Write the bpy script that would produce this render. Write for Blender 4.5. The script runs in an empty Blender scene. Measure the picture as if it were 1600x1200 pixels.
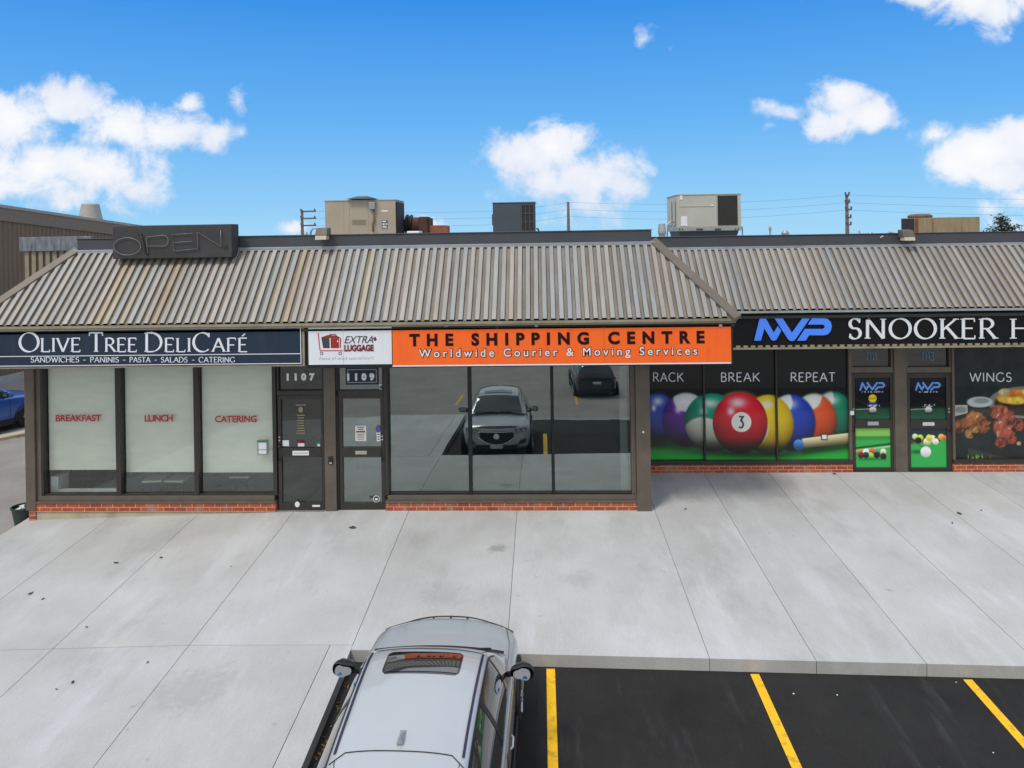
import bpy, math, random
import numpy as np
from mathutils import Vector, Matrix, Euler

random.seed(7)
rng = np.random.default_rng(11)
SC = bpy.context.scene
COL = SC.collection
rad = math.radians

# ---------------------------------------------------------------- camera
F_PX, PX0, PY0 = 1150.0, 800.0, 366.6        # focal length and principal point in photo pixels
HC = 5.50                                    # drone height above the pavement at the shop fronts
YAW, ROLL = 2.2, -0.0160
ROT = Matrix.Rotation(rad(YAW), 3, 'Z') @ Matrix.Rotation(rad(90), 3, 'X') @ Matrix.Rotation(ROLL, 3, 'Z')
cam_d = bpy.data.cameras.new('camera')
cam = bpy.data.objects.new('camera', cam_d)
COL.objects.link(cam)
cam.matrix_world = Matrix.Translation((0, 0, HC)) @ ROT.to_4x4()
cam_d.sensor_width = 36
cam_d.lens = 36 * F_PX / 1600
cam_d.shift_y = (PY0 - 600) / 1600
cam_d.clip_start, cam_d.clip_end = 0.1, 5000
SC.camera = cam

# ---------------------------------------------------------------- exposure
SC.view_settings.view_transform = 'Standard'
SC.view_settings.look = 'None'
SC.view_settings.exposure = 0.0
SC.view_settings.gamma = 1.0
SC.view_settings.use_curve_mapping = False

# ---------------------------------------------------------------- sun
SUN = Vector((-0.42, -0.52, 0.98)).normalized()
sl = bpy.data.lights.new('sun', 'SUN')
sl.energy = 2.0
sl.angle = rad(14)
sl.color = (1.0, 0.955, 0.89)
so = bpy.data.objects.new('sun', sl)
COL.objects.link(so)
so.rotation_euler = (-SUN).to_track_quat('-Z', 'Y').to_euler()
so.location = (-20, -20, 40)

# ---------------------------------------------------------------- world: sky with cumulus clouds
W = bpy.data.worlds.new('World')
SC.world = W
W.use_nodes = True
wt = W.node_tree
wt.nodes.clear()


def N(tree, typ, **kw):
    n = tree.nodes.new(typ)
    for k, v in kw.items():
        setattr(n, k, v)
    return n


def math_node(tree, op, a, b=None, c=None, clamp=False):
    n = tree.nodes.new('ShaderNodeMath')
    n.operation = op
    n.use_clamp = clamp
    for i, s in enumerate((a, b, c)):
        if s is None:
            continue
        if isinstance(s, (int, float)):
            n.inputs[i].default_value = s
        else:
            tree.links.new(s, n.inputs[i])
    return n.outputs[0]


def mix_col(tree, fac, a, b, blend='MIX'):
    n = tree.nodes.new('ShaderNodeMix')
    n.data_type = 'RGBA'
    n.blend_type = blend
    for idx, s in ((0, fac), (6, a), (7, b)):
        if isinstance(s, (int, float)):
            n.inputs[idx].default_value = s
        elif isinstance(s, (tuple, list)):
            n.inputs[idx].default_value = (*s[:3], 1)
        else:
            tree.links.new(s, n.inputs[idx])
    return n.outputs[2]


def ramp(tree, fac, stops, interp='LINEAR'):
    n = tree.nodes.new('ShaderNodeValToRGB')
    n.color_ramp.interpolation = interp
    el = n.color_ramp.elements
    el[0].position, el[0].color = stops[0][0], (*stops[0][1], 1)
    el[1].position, el[1].color = stops[-1][0], (*stops[-1][1], 1)
    for p, c in stops[1:-1]:
        e = el.new(p)
        e.color = (*c, 1)
    tree.links.new(fac, n.inputs[0])
    return n.outputs[0]


def smooth(tree, v, lo, hi):
    n = tree.nodes.new('ShaderNodeMapRange')
    n.interpolation_type = 'SMOOTHSTEP'
    tree.links.new(v, n.inputs[0])
    n.inputs[1].default_value, n.inputs[2].default_value = lo, hi
    return n.outputs[0]


def build_world():
    t = wt
    out = N(t, 'ShaderNodeOutputWorld')
    bg = N(t, 'ShaderNodeBackground')
    t.links.new(bg.outputs[0], out.inputs[0])
    sky = N(t, 'ShaderNodeTexSky', sky_type='NISHITA')
    sky.sun_disc = False
    sky.sun_elevation = math.asin(SUN.z)
    sky.sun_rotation = math.atan2(SUN.x, SUN.y) % (2 * math.pi)
    sky.air_density, sky.dust_density, sky.ozone_density = 1.0, 0.3, 2.0
    sky.altitude = 100
    tc = N(t, 'ShaderNodeTexCoord')
    sep = N(t, 'ShaderNodeSeparateXYZ')
    t.links.new(tc.outputs['Generated'], sep.inputs[0])
    x, y, z = sep.outputs
    # blue of the clear sky: the physical sky graded by elevation
    grade = ramp(t, z, [(0.0, (1.15, 2.22, 3.12)), (0.05, (0.85, 1.92, 3.06)), (0.15, (0.42, 1.45, 2.95)), (0.32, (0.085, 0.86, 2.62)), (1.0, (0.12, 0.8, 2.2))])
    n = N(t, 'ShaderNodeVectorMath', operation='MULTIPLY')
    t.links.new(sky.outputs[0], n.inputs[0])
    n.inputs[1].default_value = SKY_TINT
    clear = mix_col(t, 0.93, n.outputs[0], mix_col(t, 1.0, grade, (SKY_GAIN,) * 3, 'MULTIPLY'))
    # clouds over the shops, placed by direction
    yy = math_node(t, 'MAXIMUM', y, 0.05)
    u = math_node(t, 'DIVIDE', x, yy)
    v = math_node(t, 'DIVIDE', z, yy)
    cv = N(t, 'ShaderNodeCombineXYZ')
    t.links.new(u, cv.inputs[0])
    t.links.new(v, cv.inputs[1])
    ns = N(t, 'ShaderNodeTexNoise')
    ns.inputs['Scale'].default_value = 16.0
    ns.inputs['Detail'].default_value = 9.0
    ns.inputs['Roughness'].default_value = 0.62
    ns.inputs['Distortion'].default_value = 0.25
    t.links.new(cv.outputs[0], ns.inputs['Vector'])
    big = N(t, 'ShaderNodeTexNoise')
    big.inputs['Scale'].default_value = 6.0
    big.inputs['Detail'].default_value = 4.0
    t.links.new(cv.outputs[0], big.inputs['Vector'])
    blobs = [  # pixel centre, half axes, strength
        (20, 190, 95, 60, 1.0), (110, 165, 75, 42, 1.0), (190, 195, 90, 38, 1.0), (275, 205, 82, 36, 1.05), (335, 212, 56, 28, 1.0),
        (300, 165, 34, 20, .7), (372, 160, 22, 26, .55), (378, 208, 26, 18, .65), (60, 262, 150, 48, 1.0), (170, 272, 100, 50, .95), (215, 295, 55, 36, .75), (20, 290, 110, 36, .8), (120, 305, 110, 24, .6),
        (815, 245, 70, 42, 1.2), (868, 228, 58, 42, 1.25), (920, 275, 78, 48, 1.15), (975, 292, 45, 40, 1.0), (850, 285, 70, 34, .9), (915, 325, 80, 34, .62), (880, 348, 70, 20, .55),
        (1318, 152, 50, 28, .95), (1360, 178, 55, 30, .95), (1300, 200, 42, 28, .9), (1225, 170, 46, 16, .62), (1270, 158, 30, 14, .5), (1205, 195, 22, 10, .4),
        (1545, 235, 75, 42, 1.15), (1590, 215, 50, 40, 1.15), (1500, 258, 48, 34, 1.0), (1575, 275, 60, 34, 1.0), (1590, 312, 50, 26, .75), (1550, 322, 50, 18, .6), (1465, 210, 38, 16, .55), (1600, 350, 60, 25, .55),
        (1440, -8, 62, 22, 1.0), (1510, 5, 60, 34, 1.1), (1560, 18, 52, 36, 1.0), (1610, -10, 50, 40, 1.1),
        (1005, 62, 24, 24, .62), (1047, 78, 10, 10, .4), (455, 358, 26, 14, .8), (645, 352, 40, 12, .6),
        (1250, -90, 180, 60, 1.0), (250, -120, 160, 50, .8), (-220, 120, 160, 90, 1.0), (1850, 160, 170, 120, 1.1), (-180, 330, 150, 40, .8), (2050, 330, 200, 50, .9)]
    field = None
    for (px, py, a, b, s) in blobs:
        d = ROT @ Vector(((px - PX0) / F_PX, (PY0 - py) / F_PX, -1))
        cu, cvv = d.x / d.y, d.z / d.y
        sb = N(t, 'ShaderNodeVectorMath', operation='SUBTRACT')
        t.links.new(cv.outputs[0], sb.inputs[0])
        sb.inputs[1].default_value = (cu, cvv, 0)
        ml = N(t, 'ShaderNodeVectorMath', operation='MULTIPLY')
        t.links.new(sb.outputs[0], ml.inputs[0])
        ml.inputs[1].default_value = (F_PX / a, F_PX / b, 0)
        ln = N(t, 'ShaderNodeVectorMath', operation='LENGTH')
        t.links.new(ml.outputs[0], ln.inputs[0])
        val = math_node(t, 'MULTIPLY', math_node(t, 'SUBTRACT', 1.25, ln.outputs['Value']), s)
        if field is None:
            field = val
        else:
            field = math_node(t, 'SMOOTH_MAX', field, val, 0.25)
    nz = math_node(t, 'SUBTRACT', ns.outputs[0], 0.5)
    bz = math_node(t, 'SUBTRACT', big.outputs[0], 0.5)
    f2 = math_node(t, 'ADD', field, math_node(t, 'ADD', math_node(t, 'MULTIPLY', nz, 2.8), math_node(t, 'MULTIPLY', bz, 0.9)))
    front = smooth(t, f2, 0.05, 0.86)
    fronty = smooth(t, y, 0.10, 0.30)
    front = math_node(t, 'MULTIPLY', front, fronty)
    # broken white cloud overhead and behind the camera
    nb = N(t, 'ShaderNodeTexNoise')
    nb.inputs['Scale'].default_value = 2.1
    nb.inputs['Detail'].default_value = 7.0
    nb.inputs['Roughness'].default_value = 0.58
    t.links.new(tc.outputs['Generated'], nb.inputs['Vector'])
    over = math_node(t, 'MAXIMUM', smooth(t, math_node(t, 'MULTIPLY', y, -1.0), -0.25, 0.15), smooth(t, z, 0.36, 0.55))
    cb = math_node(t, 'MULTIPLY', smooth(t, nb.outputs[0], 0.33, 0.54), over)
    up = smooth(t, z, -0.06, 0.0)
    cover = math_node(t, 'MULTIPLY', math_node(t, 'MAXIMUM', front, cb, clamp=True), up)
    body = math_node(t, 'MULTIPLY', smooth(t, f2, 0.35, 1.7), 1.0)
    white = mix_col(t, body, (0.86, 0.91, 1.0), (1.02, 1.02, 1.02))
    wz = mix_col(t, smooth(t, big.outputs[0], 0.36, 0.62), (0.88, 0.90, 0.96), (1.0, 1.0, 1.0))
    white = mix_col(t, 1.0, white, wz, 'MULTIPLY')
    wback = mix_col(t, smooth(t, nb.outputs[0], 0.42, 0.7), (1.05, 1.07, 1.1), (0.72, 0.75, 0.80))
    white = mix_col(t, fronty, wback, white)
    white10 = mix_col(t, 1.0, white, (10 * CLOUD_GAIN,) * 3, 'MULTIPLY')
    col = mix_col(t, cover, clear, white10)
    t.links.new(col, bg.inputs[0])
    bg.inputs[1].default_value = 0.1


SKY_TINT = (0.8, 1.0, 1.3)
SKY_GAIN = 3.1
CLOUD_GAIN = 0.98
build_world()

# ---------------------------------------------------------------- measuring helpers (photo pixel -> place on a real plane)
CAMP = Vector((0, 0, HC))
SLOPE = 0.049                                # pavement falls toward the parking bay


def ray(px, py):
    return ROT @ Vector(((px - PX0) / F_PX, (PY0 - py) / F_PX, -1.0))


def P(px, py, Y):
    d = ray(px, py)
    return CAMP + d * (Y / d.y)


def zl(x):
    return -0.032 * max(0.0, -4.6 - x)


def zg(x, y):
    return SLOPE * (max(y, -6) - 14.74) + zl(x) if y < 17.5 else SLOPE * 2.76 + zl(x)


def G(px, py, off=0.0):
    d = ray(px, py)
    s = HC / -d.z
    for _ in range(40):
        p = CAMP + d * s
        s = (HC - zg(p.x, p.y) - off) / -d.z
    return CAMP + d * s


# ---------------------------------------------------------------- mesh building helpers
OFF = {}


def srgb(c):
    if isinstance(c, str):
        c = c.lstrip('#')
        c = [int(c[i:i + 2], 16) for i in (0, 2, 4)]
    return tuple(((v / 255 + 0.055) / 1.055) ** 2.4 if v / 255 > 0.04045 else v / 255 / 12.92 for v in c)


def tag(o, label=None, cat=None, group=None, kind=None):
    if label:
        o['label'] = label
    if cat:
        o['category'] = cat
    if group:
        o['group'] = group
    if kind:
        o['kind'] = kind
    return o


def thing(name, label, cat, loc=(0, 0, 0), group=None, rz=0.0, local=False):
    o = bpy.data.objects.new(name, None)
    o.empty_display_size = 0.2
    COL.objects.link(o)
    o.location = loc
    o.rotation_euler = (0, 0, rz)
    OFF[o.name] = Vector((0, 0, 0)) if local else Vector(loc)
    return tag(o, label, cat, group)


class MB:
    def __init__(self):
        self.v, self.f, self.m, self.c = [], [], [], []

    def add(self, vs, fs, mi=0, col=None):
        b = len(self.v)
        self.v += [tuple(p) for p in vs]
        for f in fs:
            self.f.append(tuple(b + i for i in f))
            self.m.append(mi)
            self.c.append(col)
        return self

    def quad(self, a, b, c, d, mi=0, col=None):
        return self.add([a, b, c, d], [(0, 1, 2, 3)], mi, col)

    def box(self, x0, x1, y0, y1, z0, z1, mi=0, col=None):
        v = [(x0, y0, z0), (x1, y0, z0), (x1, y1, z0), (x0, y1, z0), (x0, y0, z1), (x1, y0, z1), (x1, y1, z1), (x0, y1, z1)]
        return self.add(v, [(0, 3, 2, 1), (4, 5, 6, 7), (0, 1, 5, 4), (1, 2, 6, 5), (2, 3, 7, 6), (3, 0, 4, 7)], mi, col)

    def hexa(self, lo, hi, mi=0, col=None):
        """lo, hi: four points each, counter-clockwise from above"""
        return self.add(list(lo) + list(hi), [(0, 3, 2, 1), (4, 5, 6, 7), (0, 1, 5, 4), (1, 2, 6, 5), (2, 3, 7, 6), (3, 0, 4, 7)], mi, col)

    def prism(self, pts, d, mi=0, col=None):
        """planar polygon pts extruded by vector d"""
        n = len(pts)
        d = Vector(d)
        a = [Vector(p) for p in pts]
        b = [p + d for p in a]
        fs = [tuple(range(n)), tuple(range(2 * n - 1, n - 1, -1))]
        fs += [(i, i + n, (i + 1) % n + n, (i + 1) % n) for i in range(n)]
        return self.add(a + b, fs, mi, col)

    def tube(self, pts, r, n=8, mi=0, cap=True, col=None):
        pts = [Vector(p) for p in pts]
        rs = r if isinstance(r, (list, tuple)) else [r] * len(pts)
        rings = []
        up = None
        for i, p in enumerate(pts):
            if i == 0:
                t = pts[1] - p
            elif i == len(pts) - 1:
                t = p - pts[i - 1]
            else:
                t = (pts[i + 1] - p).normalized() + (p - pts[i - 1]).normalized()
            t.normalize()
            if up is None:
                up = Vector((0, 0, 1)) if abs(t.z) < 0.9 else Vector((1, 0, 0))
            s = t.cross(up)
            s.normalize()
            up = s.cross(t)
            rings.append([p + (s * math.cos(2 * math.pi * k / n) + up * math.sin(2 * math.pi * k / n)) * rs[i] for k in range(n)])
        vs = [q for rg in rings for q in rg]
        fs = []
        for i in range(len(rings) - 1):
            for k in range(n):
                fs.append((i * n + k, i * n + (k + 1) % n, (i + 1) * n + (k + 1) % n, (i + 1) * n + k))
        if cap:
            fs.append(tuple(range(n - 1, -1, -1)))
            fs.append(tuple((len(rings) - 1) * n + k for k in range(n)))
        return self.add(vs, fs, mi, col)

    def lathe(self, c, prof, n=20, mi=0, axis='z', col=None):
        """prof: list of (radius, height) round a vertical axis at c (or x axis)"""
        vs = []
        for r, h in prof:
            for k in range(n):
                a = 2 * math.pi * k / n
                if axis == 'z':
                    vs.append((c[0] + r * math.cos(a), c[1] + r * math.sin(a), c[2] + h))
                elif axis == 'x':
                    vs.append((c[0] + h, c[1] + r * math.cos(a), c[2] + r * math.sin(a)))
                else:
                    vs.append((c[0] + r * math.cos(a), c[1] + h, c[2] + r * math.sin(a)))
        fs = []
        for i in range(len(prof) - 1):
            for k in range(n):
                q = (i * n + k, i * n + (k + 1) % n, (i + 1) * n + (k + 1) % n, (i + 1) * n + k)
                fs.append(q)
        fs.append(tuple(range(n - 1, -1, -1)))
        fs.append(tuple((len(prof) - 1) * n + k for k in range(n)))
        return self.add(vs, fs, mi, col)

    def build(self, name, mats, parent=None, smooth=False, bevel=0.0, sub=0, origin=None):
        me = bpy.data.meshes.new(name)
        vs = [Vector(p) for p in self.v]
        if parent is not None:
            off = OFF.get(parent.name, Vector((0, 0, 0)))
        elif origin is not None:
            off = Vector(origin)
        else:
            xs, ys, zs = zip(*self.v)
            off = Vector(((min(xs) + max(xs)) / 2, (min(ys) + max(ys)) / 2, min(zs)))
        me.from_pydata([p - off for p in vs], [], self.f)
        if not isinstance(mats, (list, tuple)):
            mats = [mats]
        for m in mats:
            me.materials.append(m)
        for p, mi in zip(me.polygons, self.m):
            p.material_index = mi
            p.use_smooth = smooth
        if any(c is not None for c in self.c):
            at = me.color_attributes.new('Col', 'FLOAT_COLOR', 'CORNER')
            buf = []
            for p, c in zip(me.polygons, self.c):
                c = c if c is not None else (1, 1, 1)
                buf += [c[0], c[1], c[2], 1.0] * p.loop_total
            at.data.foreach_set('color', buf)
        me.update()
        o = bpy.data.objects.new(name, me)
        COL.objects.link(o)
        OFF[o.name] = off
        if parent is not None:
            o.parent = parent
        else:
            o.location = off
        if bevel:
            b = o.modifiers.new('bevel', 'BEVEL')
            b.width = bevel
            b.segments = 2
            b.limit_method = 'ANGLE'
        if sub:
            s = o.modifiers.new('sub', 'SUBSURF')
            s.levels = s.render_levels = sub
        return o


# ---------------------------------------------------------------- materials
def pmat(name, base, rough=0.6, metal=0.0, var=0.12, scale=6.0, stretch=(1, 1, 1), bump=0.0, bscale=40.0, spec=0.5, attr=False, dirt=None, dirt_amt=0.0, coat=0.0, dscale=1.3):
    m = bpy.data.materials.new(name)
    m.use_nodes = True
    t = m.node_tree
    b = t.nodes['Principled BSDF']
    b.inputs['Roughness'].default_value = rough
    b.inputs['Metallic'].default_value = metal
    b.inputs['Specular IOR Level'].default_value = spec
    if coat:
        b.inputs['Coat Weight'].default_value = coat
        b.inputs['Coat Roughness'].default_value = 0.04
    tc = N(t, 'ShaderNodeTexCoord')
    mp = N(t, 'ShaderNodeMapping')
    mp.inputs['Scale'].default_value = stretch
    t.links.new(tc.outputs['Object'], mp.inputs[0])
    nz = N(t, 'ShaderNodeTexNoise')
    nz.inputs['Scale'].default_value = scale
    nz.inputs['Detail'].default_value = 6
    nz.inputs['Roughness'].default_value = 0.6
    t.links.new(mp.outputs[0], nz.inputs['Vector'])
    lo = tuple(c * (1 - var) for c in base)
    hi = tuple(min(1, c * (1 + var)) for c in base)
    col = ramp(t, nz.outputs[0], [(0.3, lo), (0.7, hi)])
    if attr:
        at = N(t, 'ShaderNodeVertexColor')
        at.layer_name = 'Col'
        col = mix_col(t, 1.0, col, at.outputs[0], 'MULTIPLY')
    if dirt:
        nd = N(t, 'ShaderNodeTexNoise')
        nd.inputs['Scale'].default_value = dscale
        nd.inputs['Detail'].default_value = 8
        nd.inputs['Roughness'].default_value = 0.68
        t.links.new(mp.outputs[0], nd.inputs['Vector'])
        col = mix_col(t, math_node(t, 'MULTIPLY', smooth(t, nd.outputs[0], 0.48, 0.72), dirt_amt), col, dirt)
    t.links.new(col, b.inputs['Base Color'])
    if bump:
        nb = N(t, 'ShaderNodeTexNoise')
        nb.inputs['Scale'].default_value = bscale
        nb.inputs['Detail'].default_value = 4
        t.links.new(mp.outputs[0], nb.inputs['Vector'])
        bp = N(t, 'ShaderNodeBump')
        bp.inputs['Strength'].default_value = bump
        bp.inputs['Distance'].default_value = 0.01
        t.links.new(nb.outputs[0], bp.inputs['Height'])
        t.links.new(bp.outputs[0], b.inputs['Normal'])
    return m


def glass_mat(name, refl=0.3, tint=(0.5, 0.56, 0.54), gtint=(0.86, 0.95, 0.93)):
    m = bpy.data.materials.new(name)
    m.use_nodes = True
    t = m.node_tree
    t.nodes.remove(t.nodes['Principled BSDF'])
    out = t.nodes['Material Output']
    tr = N(t, 'ShaderNodeBsdfTransparent')
    tr.inputs[0].default_value = (*tint, 1)
    gl = N(t, 'ShaderNodeBsdfGlossy')
    gl.inputs['Color'].default_value = (*gtint, 1)
    gl.inputs['Roughness'].default_value = 0.004
    lw = N(t, 'ShaderNodeLayerWeight')
    lw.inputs[0].default_value = 0.35
    tc = N(t, 'ShaderNodeTexCoord')
    nz = N(t, 'ShaderNodeTexNoise')
    nz.inputs['Scale'].default_value = 0.9
    nz.inputs['Detail'].default_value = 2
    t.links.new(tc.outputs['Object'], nz.inputs['Vector'])
    bp = N(t, 'ShaderNodeBump')
    bp.inputs['Strength'].default_value = 0.012
    bp.inputs['Distance'].default_value = 0.1
    t.links.new(nz.outputs[0], bp.inputs['Height'])
    t.links.new(bp.outputs[0], gl.inputs['Normal'])
    fac = math_node(t, 'ADD', math_node(t, 'MULTIPLY', lw.outputs['Fresnel'], 0.5), refl, clamp=True)
    mx = N(t, 'ShaderNodeMixShader')
    t.links.new(fac, mx.inputs[0])
    t.links.new(tr.outputs[0], mx.inputs[1])
    t.links.new(gl.outputs[0], mx.inputs[2])
    t.links.new(mx.outputs[0], out.inputs[0])
    return m


def concrete_mat():
    m = bpy.data.materials.new('broomed concrete')
    m.use_nodes = True
    t = m.node_tree
    b = t.nodes['Principled BSDF']
    b.inputs['Roughness'].default_value = 0.82
    b.inputs['Specular IOR Level'].default_value = 0.3
    geo = N(t, 'ShaderNodeNewGeometry')
    pos = geo.outputs['Position']

    def noise(scale, detail, rough, stretch=(1, 1, 1), rot=0.0):
        mp = N(t, 'ShaderNodeMapping')
        mp.inputs['Scale'].default_value = stretch
        mp.inputs['Rotation'].default_value = (0, 0, rot)
        t.links.new(pos, mp.inputs[0])
        n = N(t, 'ShaderNodeTexNoise')
        n.inputs['Scale'].default_value = scale
        n.inputs['Detail'].default_value = detail
        n.inputs['Roughness'].default_value = rough
        t.links.new(mp.outputs[0], n.inputs['Vector'])
        return n.outputs[0]
    at = N(t, 'ShaderNodeVertexColor')
    at.layer_name = 'Col'
    c = ramp(t, noise(0.55, 7, 0.6), [(0.30, (0.445, 0.438, 0.415)), (0.5, (0.50, 0.497, 0.478)), (0.68, (0.55, 0.55, 0.535))])
    st = noise(0.9, 6, 0.62, (1.6, 0.42, 1), 0.10)
    c = mix_col(t, math_node(t, 'MULTIPLY', smooth(t, st, 0.50, 0.70), 0.6), c, (0.60, 0.603, 0.60))
    dk = noise(0.8, 6, 0.65, (1.1, 0.5, 1), -0.15)
    c = mix_col(t, math_node(t, 'MULTIPLY', smooth(t, dk, 0.50, 0.70), 0.42), c, (0.33, 0.325, 0.31))
    fine = noise(60, 4, 0.7)
    c = mix_col(t, 1.0, c, ramp(t, fine, [(0.3, (0.90,) * 3), (0.7, (1.08,) * 3)]), 'MULTIPLY')
    br = noise(9, 5, 0.7, (6, 0.5, 1))
    c = mix_col(t, 1.0, c, ramp(t, br, [(0.3, (0.955,) * 3), (0.7, (1.04,) * 3)]), 'MULTIPLY')
    sp = noise(5.5, 3, 0.5)
    c = mix_col(t, math_node(t, 'MULTIPLY', smooth(t, sp, 0.70, 0.78), 0.35), c, (0.2, 0.19, 0.175))
    sn = noise(7, 5, 0.6)
    for (px, py, r_, amt) in ((777, 857, .22, .55), (1075, 772, .5, .25), (905, 905, .35, .2), (300, 1075, .6, .25), (690, 930, .5, .18)):
        q = G(px, py)
        vd = N(t, 'ShaderNodeVectorMath', operation='DISTANCE')
        t.links.new(pos, vd.inputs[0])
        vd.inputs[1].default_value = tuple(q)
        dd = math_node(t, 'ADD', vd.outputs['Value'], math_node(t, 'MULTIPLY', math_node(t, 'SUBTRACT', sn, .5), r_ * 1.6))
        c = mix_col(t, math_node(t, 'MULTIPLY', smooth(t, math_node(t, 'MULTIPLY', dd, -1.0), -r_, -r_ * .35), amt), c, (0.22, 0.205, 0.18))
    c = mix_col(t, 1.0, c, at.outputs[0], 'MULTIPLY')
    t.links.new(c, b.inputs['Base Color'])
    bp = N(t, 'ShaderNodeBump')
    bp.inputs['Strength'].default_value = 0.15
    bp.inputs['Distance'].default_value = 0.006
    t.links.new(fine, bp.inputs['Height'])
    t.links.new(bp.outputs[0], b.inputs['Normal'])
    return m


def asphalt_mat(name, dark, light, streak=0.0):
    m = bpy.data.materials.new(name)
    m.use_nodes = True
    t = m.node_tree
    b = t.nodes['Principled BSDF']
    b.inputs['Roughness'].default_value = 0.85
    b.inputs['Specular IOR Level'].default_value = 0.25
    geo = N(t, 'ShaderNodeNewGeometry')

    def noise(scale, detail, stretch=(1, 1, 1), rot=0.0):
        mp = N(t, 'ShaderNodeMapping')
        mp.inputs['Scale'].default_value = stretch
        mp.inputs['Rotation'].default_value = (0, 0, rot)
        t.links.new(geo.outputs['Position'], mp.inputs[0])
        n = N(t, 'ShaderNodeTexNoise')
        n.inputs['Scale'].default_value = scale
        n.inputs['Detail'].default_value = detail
        n.inputs['Roughness'].default_value = 0.65
        t.links.new(mp.outputs[0], n.inputs['Vector'])
        return n.outputs[0]
    c = ramp(t, noise(0.7, 6), [(0.3, dark), (0.7, light)])
    g = noise(120, 3)
    c = mix_col(t, 1.0, c, ramp(t, g, [(0.3, (0.55,) * 3), (0.72, (1.5,) * 3)]), 'MULTIPLY')
    if streak:
        s = noise(1.1, 5, (2.6, 0.35, 1), -0.12)
        c = mix_col(t, math_node(t, 'MULTIPLY', smooth(t, s, 0.56, 0.74), streak), c, (0.13, 0.13, 0.128))
        pl = noise(16, 2)
        c = mix_col(t, math_node(t, 'MULTIPLY', smooth(t, pl, 0.76, 0.80), 0.5), c, (0.22, 0.21, 0.20))
    t.links.new(c, b.inputs['Base Color'])
    bp = N(t, 'ShaderNodeBump')
    bp.inputs['Strength'].default_value = 0.4
    bp.inputs['Distance'].default_value = 0.008
    t.links.new(g, bp.inputs['Height'])
    t.links.new(bp.outputs[0], b.inputs['Normal'])
    return m


def brick_mat():
    m = bpy.data.materials.new('red brick')
    m.use_nodes = True
    t = m.node_tree
    b = t.nodes['Principled BSDF']
    b.inputs['Roughness'].default_value = 0.8
    geo = N(t, 'ShaderNodeNewGeometry')
    sp = N(t, 'ShaderNodeSeparateXYZ')
    t.links.new(geo.outputs['Position'], sp.inputs[0])
    cb = N(t, 'ShaderNodeCombineXYZ')
    t.links.new(math_node(t, 'ADD', sp.outputs[0], sp.outputs[1]), cb.inputs[0])
    t.links.new(math_node(t, 'ADD', sp.outputs[2], 0.008), cb.inputs[1])
    br = N(t, 'ShaderNodeTexBrick')
    br.offset = 0.5
    br.inputs['Color1'].default_value = (*srgb((176, 84, 52)), 1)
    br.inputs['Color2'].default_value = (*srgb((140, 58, 40)), 1)
    br.inputs['Mortar'].default_value = (*srgb((205, 160, 125)), 1)
    br.inputs['Scale'].default_value = 1.0
    br.inputs['Mortar Size'].default_value = 0.007
    br.inputs['Mortar Smooth'].default_value = 0.2
    br.inputs['Bias'].default_value = -0.2
    br.inputs['Brick Width'].default_value = 0.235
    br.inputs['Row Height'].default_value = 0.082
    t.links.new(cb.outputs[0], br.inputs['Vector'])
    nz = N(t, 'ShaderNodeTexNoise')
    nz.inputs['Scale'].default_value = 14
    nz.inputs['Detail'].default_value = 5
    t.links.new(geo.outputs['Position'], nz.inputs['Vector'])
    c = mix_col(t, 1.0, br.outputs[0], ramp(t, nz.outputs[0], [(0.3, (0.82,) * 3), (0.7, (1.12,) * 3)]), 'MULTIPLY')
    n2 = N(t, 'ShaderNodeTexNoise')
    n2.inputs['Scale'].default_value = 2.2
    n2.inputs['Detail'].default_value = 6
    t.links.new(geo.outputs['Position'], n2.inputs['Vector'])
    c = mix_col(t, math_node(t, 'MULTIPLY', smooth(t, n2.outputs[0], 0.52, 0.72), 0.55), c, (0.40, 0.27, 0.21))
    t.links.new(c, b.inputs['Base Color'])
    bp = N(t, 'ShaderNodeBump')
    bp.inputs['Strength'].default_value = 0.5
    bp.inputs['Distance'].default_value = 0.006
    bp.invert = True
    t.links.new(br.outputs['Fac'], bp.inputs['Height'])
    t.links.new(bp.outputs[0], b.inputs['Normal'])
    return m


def paint_mat(name='printed film', rough=0.14, coat=0.28, spec=0.3):
    m = bpy.data.materials.new(name)
    m.use_nodes = True
    t = m.node_tree
    b = t.nodes['Principled BSDF']
    b.inputs['Roughness'].default_value = rough
    b.inputs['Specular IOR Level'].default_value = spec
    b.inputs['Coat Weight'].default_value = coat
    b.inputs['Coat Roughness'].default_value = 0.02
    at = N(t, 'ShaderNodeVertexColor')
    at.layer_name = 'Col'
    t.links.new(at.outputs[0], b.inputs['Base Color'])
    return m


M = {}
M['concrete'] = concrete_mat()
M['joint'] = pmat('joint grit', (0.20, 0.195, 0.185), 0.9, var=0.3)
M['asphalt'] = asphalt_mat('old asphalt', (0.25, 0.228, 0.205), (0.34, 0.315, 0.285))
M['asphalt_new'] = asphalt_mat('sealed asphalt', (0.0165, 0.0158, 0.0145), (0.031, 0.030, 0.0275), 0.2)
M['line'] = pmat('yellow road paint', srgb((250, 190, 22)), 0.6, var=0.10, scale=14, dirt=(0.16, 0.115, 0.03), dirt_amt=0.6, dscale=9)
M['line_old'] = pmat('worn yellow road paint', srgb((225, 175, 60)), 0.7, var=0.25, scale=10)
M['brick'] = brick_mat()
M['bronze'] = pmat('bronze anodised aluminium', srgb((98, 88, 76)), 0.5, 0.1, var=0.16, scale=3, dirt=srgb((112, 100, 86)), dirt_amt=0.5)
M['bronze_dark'] = pmat('dark bronze aluminium', srgb((54, 50, 44)), 0.45, 0.1, var=0.15, scale=4)
M['black_frame'] = pmat('black aluminium', srgb((30, 33, 34)), 0.35, 0.2, var=0.15)
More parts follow.
